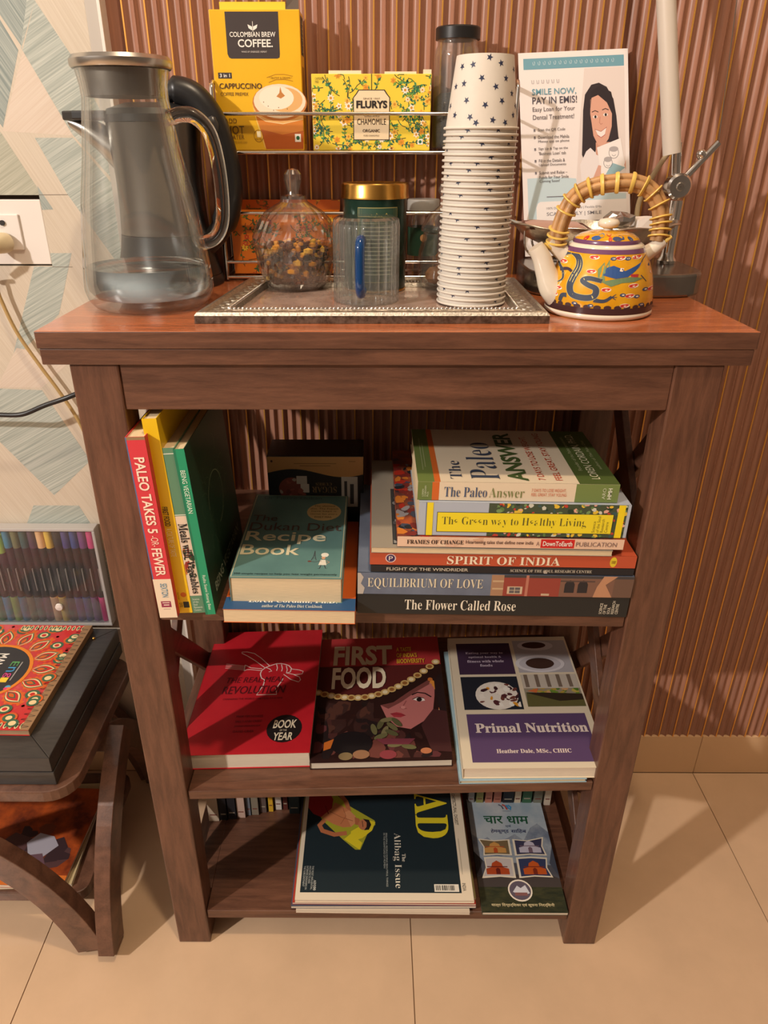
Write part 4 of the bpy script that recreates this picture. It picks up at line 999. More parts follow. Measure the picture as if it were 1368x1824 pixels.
floral(c, .005, .01, .995, .99, 12, 84, 1.75, [(46, 110, 76), (70, 140, 84), (110, 160, 70), (40, 96, 80)], [(246, 236, 222), (230, 150, 50), (240, 190, 80), (246, 230, 200)], (70, 66, 40), 1.35)
c.L = 10
c.poly([(.345,.14),(.655,.14),(.655,.70),(.63,.75),(.61,.80),(.39,.80),(.37,.75),(.345,.70)], (58, 46, 40)); c.poly([(.352,.15),(.648,.15),(.648,.695),(.622,.745),(.604,.788),(.396,.788),(.378,.745),(.352,.695)], (238, 216, 178))
c.rect(.497, .80, .503, 1.0, (58, 70, 50))
c.text('SINCE 1927', .43, .675, .57, .695, (96, 76, 60), l=22); c.text('FLURYS', .372, .56, .632, .66, (44, 36, 34), bold=.04, l=22); c.text('CALMING', .44, .45, .565, .48, (70, 54, 46), l=22); c.text('CHAMOMILE', .378, .345, .622, .425, (54, 42, 38), l=22); c.text('ORGANIC', .425, .245, .57, .285, (70, 54, 46), l=22, bold=.01); c.text('PURE CHAMOMILE', .433, .19, .565, .21, (96, 76, 60), l=22); c.text('staple free tea bags', .415, .075, .59, .105, (110, 90, 40), l=22)
c.rect(.895, .08, .94, .155, (246, 240, 228)); c.ell(.9175, .117, .013, .022, (40, 110, 80)); c.text('CAFFEINE\nFREE', .03, .885, .095, .955, (90, 80, 40), l=22)
c.done('carton_print')
obj('lid_flap', MB().box(.02, .003, .0796, .058, .006, .083).box(.085, .003, .0796, .122, .006, .082).box(.13, .003, .0796, .1395, .006, .084), mat('flap_white', (236, 220, 190), .6), fl)

# spice jar with black lid
def jar(name, label, x, y, z, prof, lidprof, lidmat, group=None):
    j = thing(name, label, 'jar', (x, y, z), group=group)
    inner = [(max(.0005, r-.0016), zz + (.002 if zz < .003 else 0)) for r, zz in prof][::-1]
    obj('glass_body', MB().lathe(prof + inner, 40), GLASS, j, smooth=40)
    obj('lid', MB().lathe(lidprof, 40), lidmat, j, smooth=35)
    return j
sj = jar('spice_jar', 'tall glass jar with black lid and dark seeds on the upper tier', .0745, .3045, ZR2, [(.0005, 0), (.0235, 0), (.0262, .003), (.0265, .010), (.0265, .098), (.0255, .104), (.0230, .109), (.0230, .114)], [(.0005, .127), (.0245, .127), (.0258, .1255), (.0258, .1145), (.0232, .1142), (.0005, .1142)], BLACKP)
obj('seeds', MB().lathe([(.0005, .0022), (.0215, .0022), (.0240, .006), (.0246, .012), (.0246, .055), (.018, .061), (.009, .058), (.0005, .0625)], 32), mat('black_seeds', (58, 54, 50), .8, rgb2=(24, 22, 22), scale=420, bump=1.0), None, smooth=60, loc=(.0745, .3045, ZR2))
tag(bpy.data.objects['seeds'], 'dark seeds filling the lower half of the black lidded jar', 'seeds'); bpy.data.objects['seeds']['kind'] = 'stuff'
# orange floral carton, lower tier
oc = thing('floral_carton', 'orange floral tea carton on the lower tier of the wire rack', 'carton', (-.2025, BY+.001, ZR1))
obj('carton_body', MB().box(0, 0, 0, .136, .040, .0745), mat('tea_orange', (226, 122, 30), .4), oc, bevel=.0006)
obj('lid_panel', MB().add([(0,.040,.0745),(.136,.040,.0745),(.136,.044,.086),(0,.044,.086)], [(0,1,2,3)]), mat('tea_orange_lid', (218, 112, 30), .4), oc)
c = Canvas(oc, (0, 0, 0), (.136, 0, 0), (0, 0, .0745))
floral(c, .005, .01, .995, .99, 5, 60, 1.8, [(70, 110, 56), (110, 130, 50), (54, 90, 50)], [(196, 52, 34), (240, 196, 60), (236, 150, 110), (206, 70, 40)], (84, 50, 30), 1.4)
c.done('carton_print')
c = Canvas(oc, (0, .0399, .0745), (.136, 0, 0), (0, .0041, .0115)); floral(c, .005, .05, .995, .95, 9, 16, 8, [(70, 110, 56), (110, 130, 50)], [(196, 52, 34), (240, 196, 60)], (84, 50, 30), .8); c.done('lid_print')
# small jar, lower tier
mj = jar('small_spice_jar', 'small glass jar with grey lid and green label behind the paper cups', .0405, .302, ZR1, [(.0005, 0), (.0175, 0), (.0195, .003), (.0195, .066), (.0165, .072), (.0165, .075)], [(.0005, .0885), (.0195, .0885), (.0205, .087), (.0205, .0755), (.0005, .0755)], mat('grey_lid', (150, 146, 140), .4))
obj('label_band', MB().lathe([(.0198, .022), (.0198, .056)], 40), mat('label_green', (44, 76, 58), .45), mj, smooth=60)
c = RevCanvas(mj, lambda z: .0198); c.ell(0, .044, .22, .0045, (206, 160, 110)); c.done('label_print')

# ---------------------------------------------------------------- crystal bowl
cb = thing('crystal_bowl', 'lidded cut crystal bowl holding a nut mix on the tray', 'bowl', (-.1145, .208, ZTR))
CRY = thin_glass('cut_crystal', (.93, .90, .86), .08, base=.10, power=.7, milk=.03, expo=1.7)
def cut(a, z):
    return 1.0 + .055 * abs(math.sin(8*a + 130*z)) * abs(math.sin(8*a - 130*z))
pr = [(.0005, 0), (.028, 0), (.0325, .003), (.037, .009), (.0410, .017), (.0435, .025), (.0452, .033), (.0458, .041), (.0460, .048)]
obj('bowl_body', MB().lathe(pr + [(.0425, .048), (.042, .035), (.039, .020), (.030, .008), (.0005, .006)], 64, fn=lambda a, z: cut(a, z)), CRY, cb)
pr = [(.0470, .0485), (.0492, .052), (.0482, .058), (.0450, .068), (.040, .077), (.033, .0845), (.024, .091), (.016, .0955), (.0150, .099), (.0138, .1015), (.0075, .103), (.0068, .106), (.0085, .112), (.0103, .1185), (.0098, .124), (.0065, .1285), (.0005, .130)]
obj('bowl_lid', MB().lathe(pr + [], 64, fn=lambda a, z: cut(a, z) if z < .09 else 1), CRY, cb)
mix = MB(); rd = random.Random(4); cols = []
for i in range(330):
    a = rd.uniform(0, 2*PI); z = rd.uniform(.008, .052); rm = (.034 if z < .02 else .0385) * (1 if z < .046 else .8)
    r = rm * math.sqrt(rd.random()); s = rd.uniform(.0028, .0048)
    mix.sphere((r*math.cos(a), r*math.sin(a), z), s, 6, rd.choice((0, 0, 1, 1, 2, 3)), (rd.uniform(.7, 1.5), rd.uniform(.7, 1.3), rd.uniform(.6, 1.1)))
o = obj('nut_mix', mix, [flat((226, 156, 26)), flat((112, 62, 30)), flat((238, 190, 70)), flat((70, 40, 26))], None, loc=(-.1145, .208, ZTR)); tag(o, 'yellow and brown nut mix inside the crystal bowl', 'snacks'); o['kind'] = 'stuff'

# ---------------------------------------------------------------- green tin
tn = thing('tea_tin', 'dark green cylindrical tin with gold lid behind the ribbed mug', 'tin', (-.0212, .2035, ZTR))
obj('tin_body', MB().lathe([(.0005, 0), (.0355, 0), (.0362, .001), (.0362, .102), (.0005, .102)], 56), mat('tin_green', (30, 58, 46), .25, metal=.4), tn, smooth=35)
obj('tin_foot', MB().lathe([(.0364, .0002), (.0370, .0012), (.0364, .003)], 56), GOLD, tn, smooth=60)
obj('tin_lid', MB().lathe([(.0365, .0995), (.0388, .1000), (.0388, .1020), (.0382, .1035), (.0382, .1135), (.0370, .1155), (.0345, .1148), (.0005, .1145)], 56), GOLD, tn, smooth=35)
c = RevCanvas(tn, lambda z: .0362)
c.band(-.55, .75, .012, .092, (150, 140, 84), 20); c.band(-.535, .735, .0128, .0912, (40, 70, 54), 20)
c.line([(-.2,.083),(-.1,.0845),(0,.082),(.05,.086),(.12,.083),(.2,.0835),(.28,.081),(.36,.086),(.42,.083)], .0009, (206, 180, 90))
rd = random.Random(1)
for i in range(14): c.band(-.4 + rd.uniform(0, .08), .6 - rd.uniform(0, .12), .0750-i*.0042, .0763-i*.0042, (176, 178, 150), 8)
c.done('label_print')

# ---------------------------------------------------------------- ribbed glass mug, upside down
GLM = thin_glass('ribbed_glass', (.92, .94, .93), .05, base=.07, power=.75, milk=.03, expo=1.8)
mg = thing('glass_mug', 'upside down ribbed glass mug with a blue handle facing forward', 'mug', (-.0305, .1285, ZTR))
rib = lambda a, z: 1.0 + .045*abs(math.sin(11*a))
obj('mug_body', MB().lathe([(.0338, 0), (.0345, .001), (.0345, .078), (.0335, .084), (.031, .0865), (.0005, .0868)] + [(.0005, .0815), (.0300, .080), (.0318, .076), (.0322, .002), (.0330, 0)], 176, fn=lambda a, z: rib(a, z) if .0005 < z < .085 else 1), GLM, mg, smooth=25)
ang = -PI/2 - .12
def rad(r, z): return (r*math.cos(ang), r*math.sin(ang), z)
obj('mug_handle', MB().tube(bez([rad(.0345, .0655), rad(.044, .0675), rad(.0505, .060), rad(.0515, .040), rad(.0505, .022), rad(.044, .0145), rad(.0345, .0165)], 6), .0050, 12), mat('blue_glass', (24, 84, 150), .05, trans=.55, ior=1.45, coat=.5), mg, smooth=60)

# ---------------------------------------------------------------- sugar jar behind the cups
gj = thing('candy_jar', 'round glass jar with knobbed lid and brown lumps behind the cups', 'jar', (.0615, .2115, ZTR))
pr = [(.0005, 0), (.024, 0), (.0275, .003), (.0305, .012), (.0315, .028), (.0305, .042), (.0262, .056), (.0258, .062)]
obj('glass_body', MB().lathe(pr + [(r-.002, z+(.003 if z < .004 else 0)) for r, z in pr if r > .001][::-1] + [(.0005, .003)], 44), GLASS, gj, smooth=40)
obj('glass_lid', MB().lathe([(.0262, .0625), (.0285, .064), (.0285, .068), (.026, .072), (.019, .082), (.011, .089), (.006, .093), (.0045, .097), (.0075, .102), (.0105, .108), (.0085, .114), (.0005, .117)], 40), GLASS, gj, smooth=40)
for i, (x, y, z, s) in enumerate(((-.011, -.010, .0155, .0115), (.010, -.008, .0150, .0110), (-.002, .012, .0150, .0115), (.000, -.007, .0345, .0105))):
    rd = random.Random(i+20); mb = MB().sphere((0, 0, 0), s, 10, 0, (1.05, .95, .9))
    mb.v = [tuple(k*rd.uniform(.86, 1.1) for k in v) for v in mb.v]
    o = obj('jaggery_lump', mb, mat('jaggery', (176, 116, 66), .7, rgb2=(150, 92, 48), scale=180), None, loc=(.0615+x, .2115+y, ZTR+z)); tag(o, ('brown sugar lump at the front left inside the knobbed jar', 'brown sugar lump at the front right inside the knobbed jar', 'brown sugar lump at the back of the knobbed jar', 'topmost brown sugar lump inside the knobbed jar')[i], 'sugar lump', 'brown lumps in the glass jar')

# ---------------------------------------------------------------- stack of paper cups
CUPM = mat('cup_paper', (216, 207, 194), .6, var=.04, scale=60); STAR = flat((46, 52, 78))
CH, CR0, CR1 = .0620, .0352, .0272
def cup_r(z): return CR0 + (CR1-CR0) * z / CH
ords = ['topmost', 'second', 'third', 'fourth', 'fifth', 'sixth', 'seventh', 'eighth', 'ninth', 'tenth', 'eleventh', 'twelfth', 'thirteenth', 'fourteenth', 'fifteenth', 'sixteenth', 'seventeenth', 'eighteenth', 'nineteenth', 'twentieth', 'twenty-first', 'twenty-second', 'twenty-third', 'twenty-fourth', 'twenty-fifth', 'twenty-sixth', 'twenty-seventh', 'twenty-eighth', 'twenty-ninth', 'lowest']
cup0 = None; NC = 30; STEP = (1.1115 - (ZTR+.0015)) / (NC-1)
CUPG = 'paper cups in the inverted stack'
for i in range(NC):
    z = ZTR + .0012 + (NC-1-i) * STEP
    lab = 'white paper cup printed with dark stars, %s in the inverted stack' % (ords[i] if i in (0, NC-1) else ords[i] + ' from the top')
    if cup0 is None:
        cup0 = thing('paper_cup', lab, 'cup', (.0835, .118, z), group=CUPG)
        wall_ = obj('cup_wall', MB().lathe([(CR0, 0), (CR1+.0004, CH-.002), (CR1, CH), (CR1-.0012, CH), (CR1-.0014, CH-.0032), (.0005, CH-.0032), (.0005, CH-.0038), (CR1-.0016, CH-.0038), (CR0-.0004, 0)], 44), CUPM, cup0, smooth=35)
        rim_ = obj('rolled_rim', MB().tube([((CR0+.0008)*math.cos(2*PI*k/44), (CR0+.0008)*math.sin(2*PI*k/44), .0010) for k in range(44)], .00125, 8, closed=True), CUPM, cup0, smooth=60)
        c = RevCanvas(cup0, cup_r); rd = random.Random(6)
        for a0, z0 in [(-.95,.052),(-.52,.053),(.02,.0585),(.42,.054),(-1.15,.036),(-.78,.038),(-.2,.042),(.25,.035),(.62,.042),(-.62,.024),(-.05,.020),(.46,.0235),(-1.0,.012),(-.46,.010),(.18,.0075),(.58,.0055),(-.28,.0052),(.9,.03),(.95,.012),(-1.35,.02),(1.1,.05)]:
            for tw in (0, 2.5):
                r_ = .0033; ph = rd.uniform(0, 1.2)
                c.poly([(a0+tw + (r_ if j % 2 == 0 else r_*.42)*math.cos(ph+PI*j/5)/cup_r(z0), z0 + (r_ if j % 2 == 0 else r_*.42)*math.sin(ph+PI*j/5)) for j in range(10)], STAR, 1)
        st_ = c.done('star_print')[0]
    else:
        r = cup0.copy(); COL.objects.link(r); r['label'] = lab; r.location = (.0835 + random.uniform(-.0001, .0001), .118, z); r.rotation_euler.z = random.uniform(-3, 3)
        for ch in (wall_, rim_, st_):
            k = ch.copy(); COL.objects.link(k); k.parent = r

# ---------------------------------------------------------------- lamp with slab base
lp = thing('desk_lamp', 'articulated lamp with white tube arm, chrome joint and steel slab base', 'lamp', (.262, .236, ZT0))
def superell(cx, cy, a, b_, e=4.0, n=56):
    out = []
    for k in range(n):
        t = 2*PI*k/n; ct, st = math.cos(t), math.sin(t)
        out.append((cx + a*math.copysign(abs(ct)**(2/e), ct), cy + b_*math.copysign(abs(st)**(2/e), st)))
    return out
obj('slab_base', MB().prism(superell(0, 0, .103, .076), 0, .026), mat('slab_steel', (150, 144, 136), .22, metal=.85, rgb2=(126, 120, 114), scale=20), lp, bevel=.003)
px_, py_ = .0785, .014
obj('post', MB().lathe([(.0005, .0262), (.011, .0262), (.0115, .030), (.0085, .034), (.0075, .040), (.0075, .098), (.0005, .098)], 28), CHROME, lp, smooth=35, loc=(px_, py_, 0))
jx, jz = .0745, .1135
obj('joint_disc', MB().lathe([(.0005, -.009), (.012, -.009), (.0145, -.0065), (.0145, .0065), (.012, .009), (.0005, .009)], 36), CHROME, lp, smooth=35, loc=(jx, py_-.004, jz), rot=(PI/2, 0, 0))
obj('joint_screw', MB().lathe([(.0005, 0), (.005, 0), (.004, .0015), (.0005, .0015)], 20), STEEL, lp, smooth=35, loc=(jx, py_-.0132, jz), rot=(PI/2, 0, 0))
obj('lever', MB().tube([(jx+.006, py_-.004, jz+.008), (jx+.0385, py_-.004, jz+.046)], .0042, 12), CHROME, lp, smooth=50)
obj('lever_knob', MB().sphere((jx+.021, py_-.004, jz+.034), .0058, 12), CHROME, lp, smooth=60)
obj('connector', MB().tube([(jx-.002, py_, jz+.010), (jx-.0075, py_, jz+.046)], .0058, 14), CHROME, lp, smooth=50)
d = Vector((-.030, .012, .1489)).normalized(); p0 = Vector((.0632, py_, .1475))
obj('tube_arm', MB().tube([p0, p0 + d*.52], .0103, 20), mat('lamp_white', (206, 194, 180), .35), lp, smooth=50)
obj('tension_wire', MB().tube([(jx+.0385, py_-.004, jz+.046), (jx+.030, py_+.004, .32), (jx+.02, py_+.01, .62)], .0005, 6), STEEL, lp, smooth=50)
obj('power_cord', MB().tube(bez([(.064, .026, .150), (.062, .046, .135), (.055, .058, .112), (.050, .064, .090), (.052, .062, .060), (.06, .05, .0297)], 6), .0032, 10), mat('cord_cream', (206, 184, 146), .45), lp, smooth=50)

# ---------------------------------------------------------------- silver dish
ds = thing('silver_dish', 'silver leaf shaped dish on a stem behind the teapot', 'dish', (.236, .222, ZT0 + .0262))
rim = []; N = 64
for k in range(N):
    t = 2*PI*k/N; ct, st = math.cos(t), math.sin(t)
    r = 1 + .02*math.sin(9*t); rx = .100*r*(1 + (.03 if ct > 0 else 0)); ry = .052*r
    rim.append((rx*ct, ry*st, .0465 + .004*abs(ct)**3 + .0012*math.sin(9*t)))
mb = MB(); levels = [(1, 0, .0), (.96, .0008, .0), (.80, -.014, .0), (.55, -.025, .0), (.25, -.029, .0), (.01, -.030, 0)]
vs = []; fs = []
for s, dz, _ in levels:
    for x, y, z in rim: vs.append((x*s, y*s, z*min(1, .3+.7*s if False else 1) + dz))
for i in range(len(levels)-1):
    for k in range(N): fs.append((i*N+k, i*N+(k+1)%N, (i+1)*N+(k+1)%N, (i+1)*N+k))
mb.add(vs, fs)
o = obj('dish_bowl', mb, mat('dish_silver', (226, 218, 206), .28, metal=1.0, rgb2=(196, 186, 172), scale=60, bump=.25), ds, smooth=40)
sm = o.modifiers.new('solid', 'SOLIDIFY'); sm.thickness = .0012
obj('stem', MB().lathe([(.0005, 0), (.026, 0), (.024, .003), (.010, .006), (.007, .010), (.009, .0145), (.014, .0160), (.0005, .0160)], 32), CHROME, ds, smooth=40)
for k, (x, y) in enumerate(((-.085, -.012), (-.07, .02), (.08, .0))):
    obj('scroll_wire', MB().tube(bez([(x*.2, y, .004), (x*.65, y-.012, .006), (x*.95, y-.014, .022), (x*.98, y-.006, .042)], 6), .0013, 8), CHROME, ds, smooth=50)
pk = thing('pink_sachet', 'pink paper sachet lying in the silver dish', 'sachet', (.192, .215, ZT0 + .0715), (0.12, .05, .1))
obj('sachet_body', MB().add([(-.036,-.018,0),(.036,-.018,0),(.036,.018,0),(-.036,.018,0),(-.026,-.010,.005),(.026,-.010,.005),(.026,.010,.005),(-.026,.010,.005)], [(3,2,1,0),(4,5,6,7),(0,1,5,4),(1,2,6,5),(2,3,7,6),(3,0,4,7)]), mat('pink_paper', (206, 168, 158), .5), pk, smooth=60)
obj('sachet_border', MB().tube([(-.037,-.019,.001),(.037,-.019,.001),(.037,.019,.001),(-.037,.019,.001)], .0011, 6, closed=True), mat('sachet_brown', (112, 74, 64), .5), pk)
for i, (x, z, rz, col, lab) in enumerate(((.206, .0560, -.4, (196, 150, 140), 'dull pink sachet under the top pink sachet in the dish'), (.258, .0560, .5, (206, 196, 180), 'cream paper sachet under the foil wrapper in the dish'))):
    q_ = thing('paper_sachet', lab, 'sachet', (x, .222, ZT0 + z), (0, 0, rz))
    obj('sachet_body', MB().add([(-.030,-.015,0),(.030,-.015,0),(.030,.015,0),(-.030,.015,0),(-.022,-.009,.009),(.022,-.009,.009),(.022,.009,.009),(-.022,.009,.009)], [(3,2,1,0),(4,5,6,7),(0,1,5,4),(1,2,6,5),(2,3,7,6),(3,0,4,7)]), flat(col), q_, smooth=60)
pk2 = thing('foil_wrapper', 'crumpled silver foil wrapper on the right part of the dish', 'wrapper', (.264, .215, ZT0 + .0725))
rd = random.Random(9); mb = MB().sphere((0, 0, .006), .016, 12, 0, (1.25, .9, .6)); mb.v = [tuple(k*rd.uniform(.82, 1.15) for k in v) for v in mb.v]
obj('foil', mb, mat('foil', (196, 194, 192), .18, metal=1.0), pk2)
pk3 = thing('white_wrapper', 'small folded white wrapper at the right end of the dish', 'wrapper', (.292, .216, ZT0 + .0705), (0, -.15, .3))
obj('folded_paper', MB().add([(-.012,-.010,0),(.012,-.010,0),(.014,.010,.001),(-.012,.010,0),(-.009,-.006,.010),(.008,-.007,.012),(.010,.006,.011),(-.007,.007,.013)], [(3,2,1,0),(4,5,6,7),(0,1,5,4),(1,2,6,5),(2,3,7,6),(3,0,4,7)]), mat('white_wrap', (222, 212, 204), .4), pk3)

# ---------------------------------------------------------------- leaflet behind the dish
ps = thing('leaflet', 'white and blue printed leaflet with a smiling person leaning on the panel', 'leaflet', (.17, .295, .9670))
BLc, BRc, TRc, TLc = Vector((.1700, .3020, 1.0085)), Vector((.3050, .3020, 1.0135)), Vector((.2825, .3365, 1.201)), Vector((.151, .3365, 1.196))
O_ = Vector((.17, .295, .9670)); N_ = (BRc-BLc).cross(TLc-BLc).normalized()
mb = MB(); q = [BLc-O_, BRc-O_, TRc-O_, TLc-O_]; ext = .215; qs = [q[0]+(q[0]-q[3])*ext, q[1]+(q[1]-q[2])*ext, q[2], q[3]]; mb.add(qs + [p - N_*.0006 for p in qs], [(0,1,2,3),(7,6,5,4),(0,4,5,1),(1,5,6,2),(2,6,7,3),(3,7,4,0)])
obj('paper_sheet', mb, mat('leaflet_white', (238, 228, 224), .45), ps)
class QuadCanvas(Canvas):
    def P(self, x, y, l):
        a = q[0].lerp(q[1], x); b_ = q[3].lerp(q[2], x); return a.lerp(b_, y) + N_*(self.step*l)
c = QuadCanvas(ps, q[0], q[1]-q[0], q[3]-q[0])
BL = (112, 160, 176); TX = (96, 90, 96)
# pale blue lower area and picture background
c.poly([(.045,.0),(.965,.0),(.965,.16),(.52,.18),(.50,.26),(.30,.275),(.045,.27)], (196, 214, 220)); c.poly([(.50,.22),(.965,.20),(.965,.90),(.60,.90),(.55,.60)], (226, 212, 206))
c.rect(.045, .905, .962, .967, BL)
for k in range(16):
    x = .13 + k*.048; c.line([(x,.945),(x+.004,.93),(x+.016,.93),(x+.02,.945),(x+.012,.95)], .0005, (206, 220, 224))
for k in range(6):
    x = .115 + k*.046; c.line([(x,.845),(x+.004,.825),(x+.018,.825),(x+.02,.845)], .0005, (150, 144, 150))
# smiling person: hair, face, hands, picture
c.poly([(.56,.40),(.57,.52),(.58,.66),(.60,.75),(.66,.805),(.73,.815),(.80,.79),(.86,.72),(.885,.62),(.90,.50),(.93,.42),(.95,.34),(.86,.30),(.80,.42),(.70,.45),(.66,.36),(.60,.34)], (52, 42, 46))
c.poly([(.56,.17),(.54,.34),(.60,.42),(.64,.44),(.70,.40),(.84,.40),(.92,.38),(.965,.34),(.965,.17)], (232, 222, 220))
c.poly([(.69,.47),(.82,.47),(.83,.40),(.76,.37),(.69,.40)], (206, 152, 130))
c.poly([(.645,.64),(.65,.72),(.69,.76),(.76,.755),(.82,.715),(.845,.64),(.84,.56),(.81,.49),(.76,.445),(.71,.455),(.67,.51)], (218, 164, 142))
c.poly([(.645,.66),(.66,.73),(.72,.745),(.80,.70),(.855,.62),(.875,.66),(.84,.76),(.74,.80),(.66,.77)], (46, 36, 40))
c.poly([(.69,.545),(.74,.535),(.79,.555),(.775,.515),(.74,.50),(.71,.515)], (240, 228, 222)); c.line([(.685,.548),(.74,.533),(.795,.558)], .0006, (170, 90, 84)); c.line([(.705,.513),(.74,.498),(.78,.515)], .0008, (186, 100, 96))
for x, y in ((.69, .62), (.785, .63)): c.ell(x, y, .022, .009, (236, 226, 220)); c.ell(x+.002, y, .010, .009, (40, 28, 28)); c.line([(x-.03,y+.028),(x,y+.036),(x+.03,y+.027)], .0009, (50, 36, 36))
c.line([(.735,.62),(.728,.585),(.74,.575),(.755,.58)], .0006, (180, 120, 104))
c.poly([(.70,.44),(.92,.49),(.96,.315),(.80,.24),(.73,.29)], (240, 232, 228)); c.poly([(.84,.345),(.96,.315),(.80,.24),(.76,.26)], (150, 182, 190))
for cx, cy, r in ((.80, .345, .040), (.855, .405, .045)): c.line([(cx+r*math.cos(a), cy+r*.75*math.sin(a)) for a in [2*PI*k/16 for k in range(16)]], .0006, (130, 122, 124), closed=True); c.line([(cx-.018,cy-.012),(cx,cy-.02),(cx+.018,cy-.012)], .0005, (130, 122, 124)); c.ell(cx, cy+.022, r*.95, .016, (176, 168, 168))
c.poly([(.64,.15),(.66,.26),(.71,.335),(.735,.33),(.73,.28),(.80,.275),(.84,.262),(.83,.245),(.79,.235),(.82,.225),(.80,.21),(.76,.20),(.70,.15)], (216, 164, 144)); c.line([(.74,.255),(.83,.253)], .0005, (176, 120, 104)); c.line([(.74,.235),(.80,.236)], .0005, (176, 120, 104)); c.poly([(.95,.33),(.965,.36),(.965,.30)], (216, 164, 144))
c.text('SMILE NOW,', .115, .755, .520, .795, BL, bold=.008); c.text('PAY IN EMIS!', .115, .708, .525, .748, (84, 80, 92), bold=.008); c.text('Easy Loan for Your', .115, .657, .505, .690, (104, 98, 104)); c.text('Dental Treatment!', .115, .618, .495, .645, (104, 98, 104))
for s, x1, y in (('Scan the QR Code', .41, .556), ('Download the Mahila', .445, .514), ('Money app on phone', .445, .487), ('Sign Up & Tap on the', .43, .444), ("'Business Loan' tab", .41, .418), ('Fill in the Details &', .40, .374), ('Upload Documents', .41, .348), ('Submit and Relax \u2013', .42, .302), ('Funds for Your Smile', .43, .275), ('Coming Soon!', .345, .249)):
    c.text(s, .158 if s[0] not in 'MFUC' or s.startswith('Fill') else .158, y-.009, x1, y+.010, TX)
for y in (.556, .514, .444, .374, .302): c.rect(.118, y-.007, .134, y+.007, (120, 114, 120))
c.rect(.22, .153, .46, .157, (130, 126, 132))
c.poly([(.12,0),(.12,.09),(.135,.115),(.16,.125),(.965,.125),(.965,0)], (240, 232, 228)); c.text('100% Digital | No Collateral | Flexible EMIs', .215, .072, .73, .090, TX); c.text('SCAN | APPLY | SMILE', .215, .030, .73, .058, (110, 106, 114), bold=.008)
c.done('leaflet_print')

# ---------------------------------------------------------------- teapot
TX_, TY_ = .2150, .092
tp = thing('teapot', 'small yellow porcelain teapot with dragon pattern and bamboo handle', 'teapot', (TX_, TY_, ZT0))
PORC = mat('white_porcelain', (228, 216, 196), .15, coat=.5)
YGL = mat('yellow_glaze', (226, 168, 30), .14, rgb2=(214, 148, 22), scale=50, coat=.6)
tpts = [(0, .0520), (.004, .0542), (.020, .0540), (.032, .0520), (.0426, .0494), (.052, .0455), (.059, .0418), (.0635, .0395), (.067, .0375)]
def tr(z):
    for (z0, r0), (z1, r1) in zip(tpts, tpts[1:]):
        if z <= z1: return r0 + (r1-r0)*max(0, (z-z0))/(z1-z0)
    return tpts[-1][1]
obj('pot_body', MB().lathe([(.0005, 0)] + [(r, z) for z, r in tpts] + [(.034, .0690), (.0005, .0690)], 64), YGL, tp, smooth=50)
obj('foot_ring', MB().lathe([(.0515, .0001), (.0535, .0008), (.0552, .003), (.0552, .0045), (.0546, .006)], 64), PORC, tp, smooth=60)
obj('shoulder_ring', MB().lathe([(.0378, .0668), (.0376, .0682), (.0362, .0696), (.0340, .0703), (.0325, .0703)], 64), PORC, tp, smooth=60)
ld = obj('lid', MB().lathe([(.0330, .0700), (.0330, .0724), (.0312, .0750), (.026, .0782), (.018, .0806), (.009, .0818), (.0005, .0821)], 56), YGL, tp, smooth=50)
obj('lid_knob', MB().lathe([(.005, .0815), (.0048, .0832), (.0095, .0850), (.0110, .0885), (.0088, .0920), (.0005, .0935)], 28), PORC, ld, smooth=60)
obj('lid_band', MB().lathe([(.0333, .0702), (.0333, .0725), (.0323, .0741)], 56), mat('purple_glaze', (112, 70, 104), .2, coat=.4), ld, smooth=60)
obj('purple_band', MB().lathe([(.0402, .0626), (.0380, .0668)], 64), mat('purple_glaze', (112, 70, 104), .2), tp, smooth=60)
obj('dark_band', MB().lathe([(.05445, .0062), (.0545, .0125)], 64), mat('brown_glaze', (70, 44, 44), .25), tp, smooth=60)
fr = math.atan2(-.6939-TY_, -.0223-TX_)
c = RevCanvas(tp, tr, front=fr)
def tq(cx, cy):
    px = 940 + cx/5.262; py = 380 + cy/5.262; u = (px - 1069) * .000589
    z = max(.013, min(.0615, .066 - (py-446)*.000517))
    return (math.asin(max(-.97, min(.97, u / tr(z)))), z)
NAVY = (58, 66, 84)
# scallops over the dark band
for k in range(34): c.ell(2*PI*k/34, .0135, .07, .0022, (70, 44, 44), 1, 10)
for k in range(34): c.ell(2*PI*k/34, .0105, .035, .0018, (150, 80, 70) if k % 2 else (90, 100, 120), 3, 8)
def ribbon(pts, ws, col, l):
    q = [Vector(p) for p in pts]; q2 = bez([(p.x, p.y, 0) for p in q], 6); n = len(q2); L_, R_ = [], []
    for i, p in enumerate(q2):
        t = (q2[min(i+1, n-1)] - q2[max(i-1, 0)]).normalized(); s = i/(n-1)*(len(ws)-1); k = min(int(s), len(ws)-2); w = ws[k] + (ws[k+1]-ws[k])*(s-k)
        nn = Vector((-t.y, t.x, 0))*w/2; L_.append(p+nn); R_.append(p-nn)
    for i in range(n-1): c.poly([tq(*v.xy) for v in (R_[i], R_[i+1], L_[i+1], L_[i])], col, l)
body = [(290,690),(345,640),(335,560),(290,500),(330,420),(400,385),(465,430),(478,510),(440,610),(420,700),(450,775),(560,795),(640,770),(645,700),(570,665),(525,630),(580,605),(690,625)]
ribbon([(x, y) for x, y in body], [12, 22, 30, 34, 44, 56, 62, 66, 66, 66, 66, 66, 62, 56, 54, 52, 46], (206, 190, 120), 2.0)
ribbon(body, [6, 16, 24, 28, 38, 48, 54, 58, 58, 58, 58, 58, 54, 48, 46, 44, 40], NAVY, 2.6)
c.poly([tq(*p) for p in ((650,590),(640,520),(690,450),(700,500),(730,425),(740,500),(700,560),(720,640))], (120, 140, 90), 3)
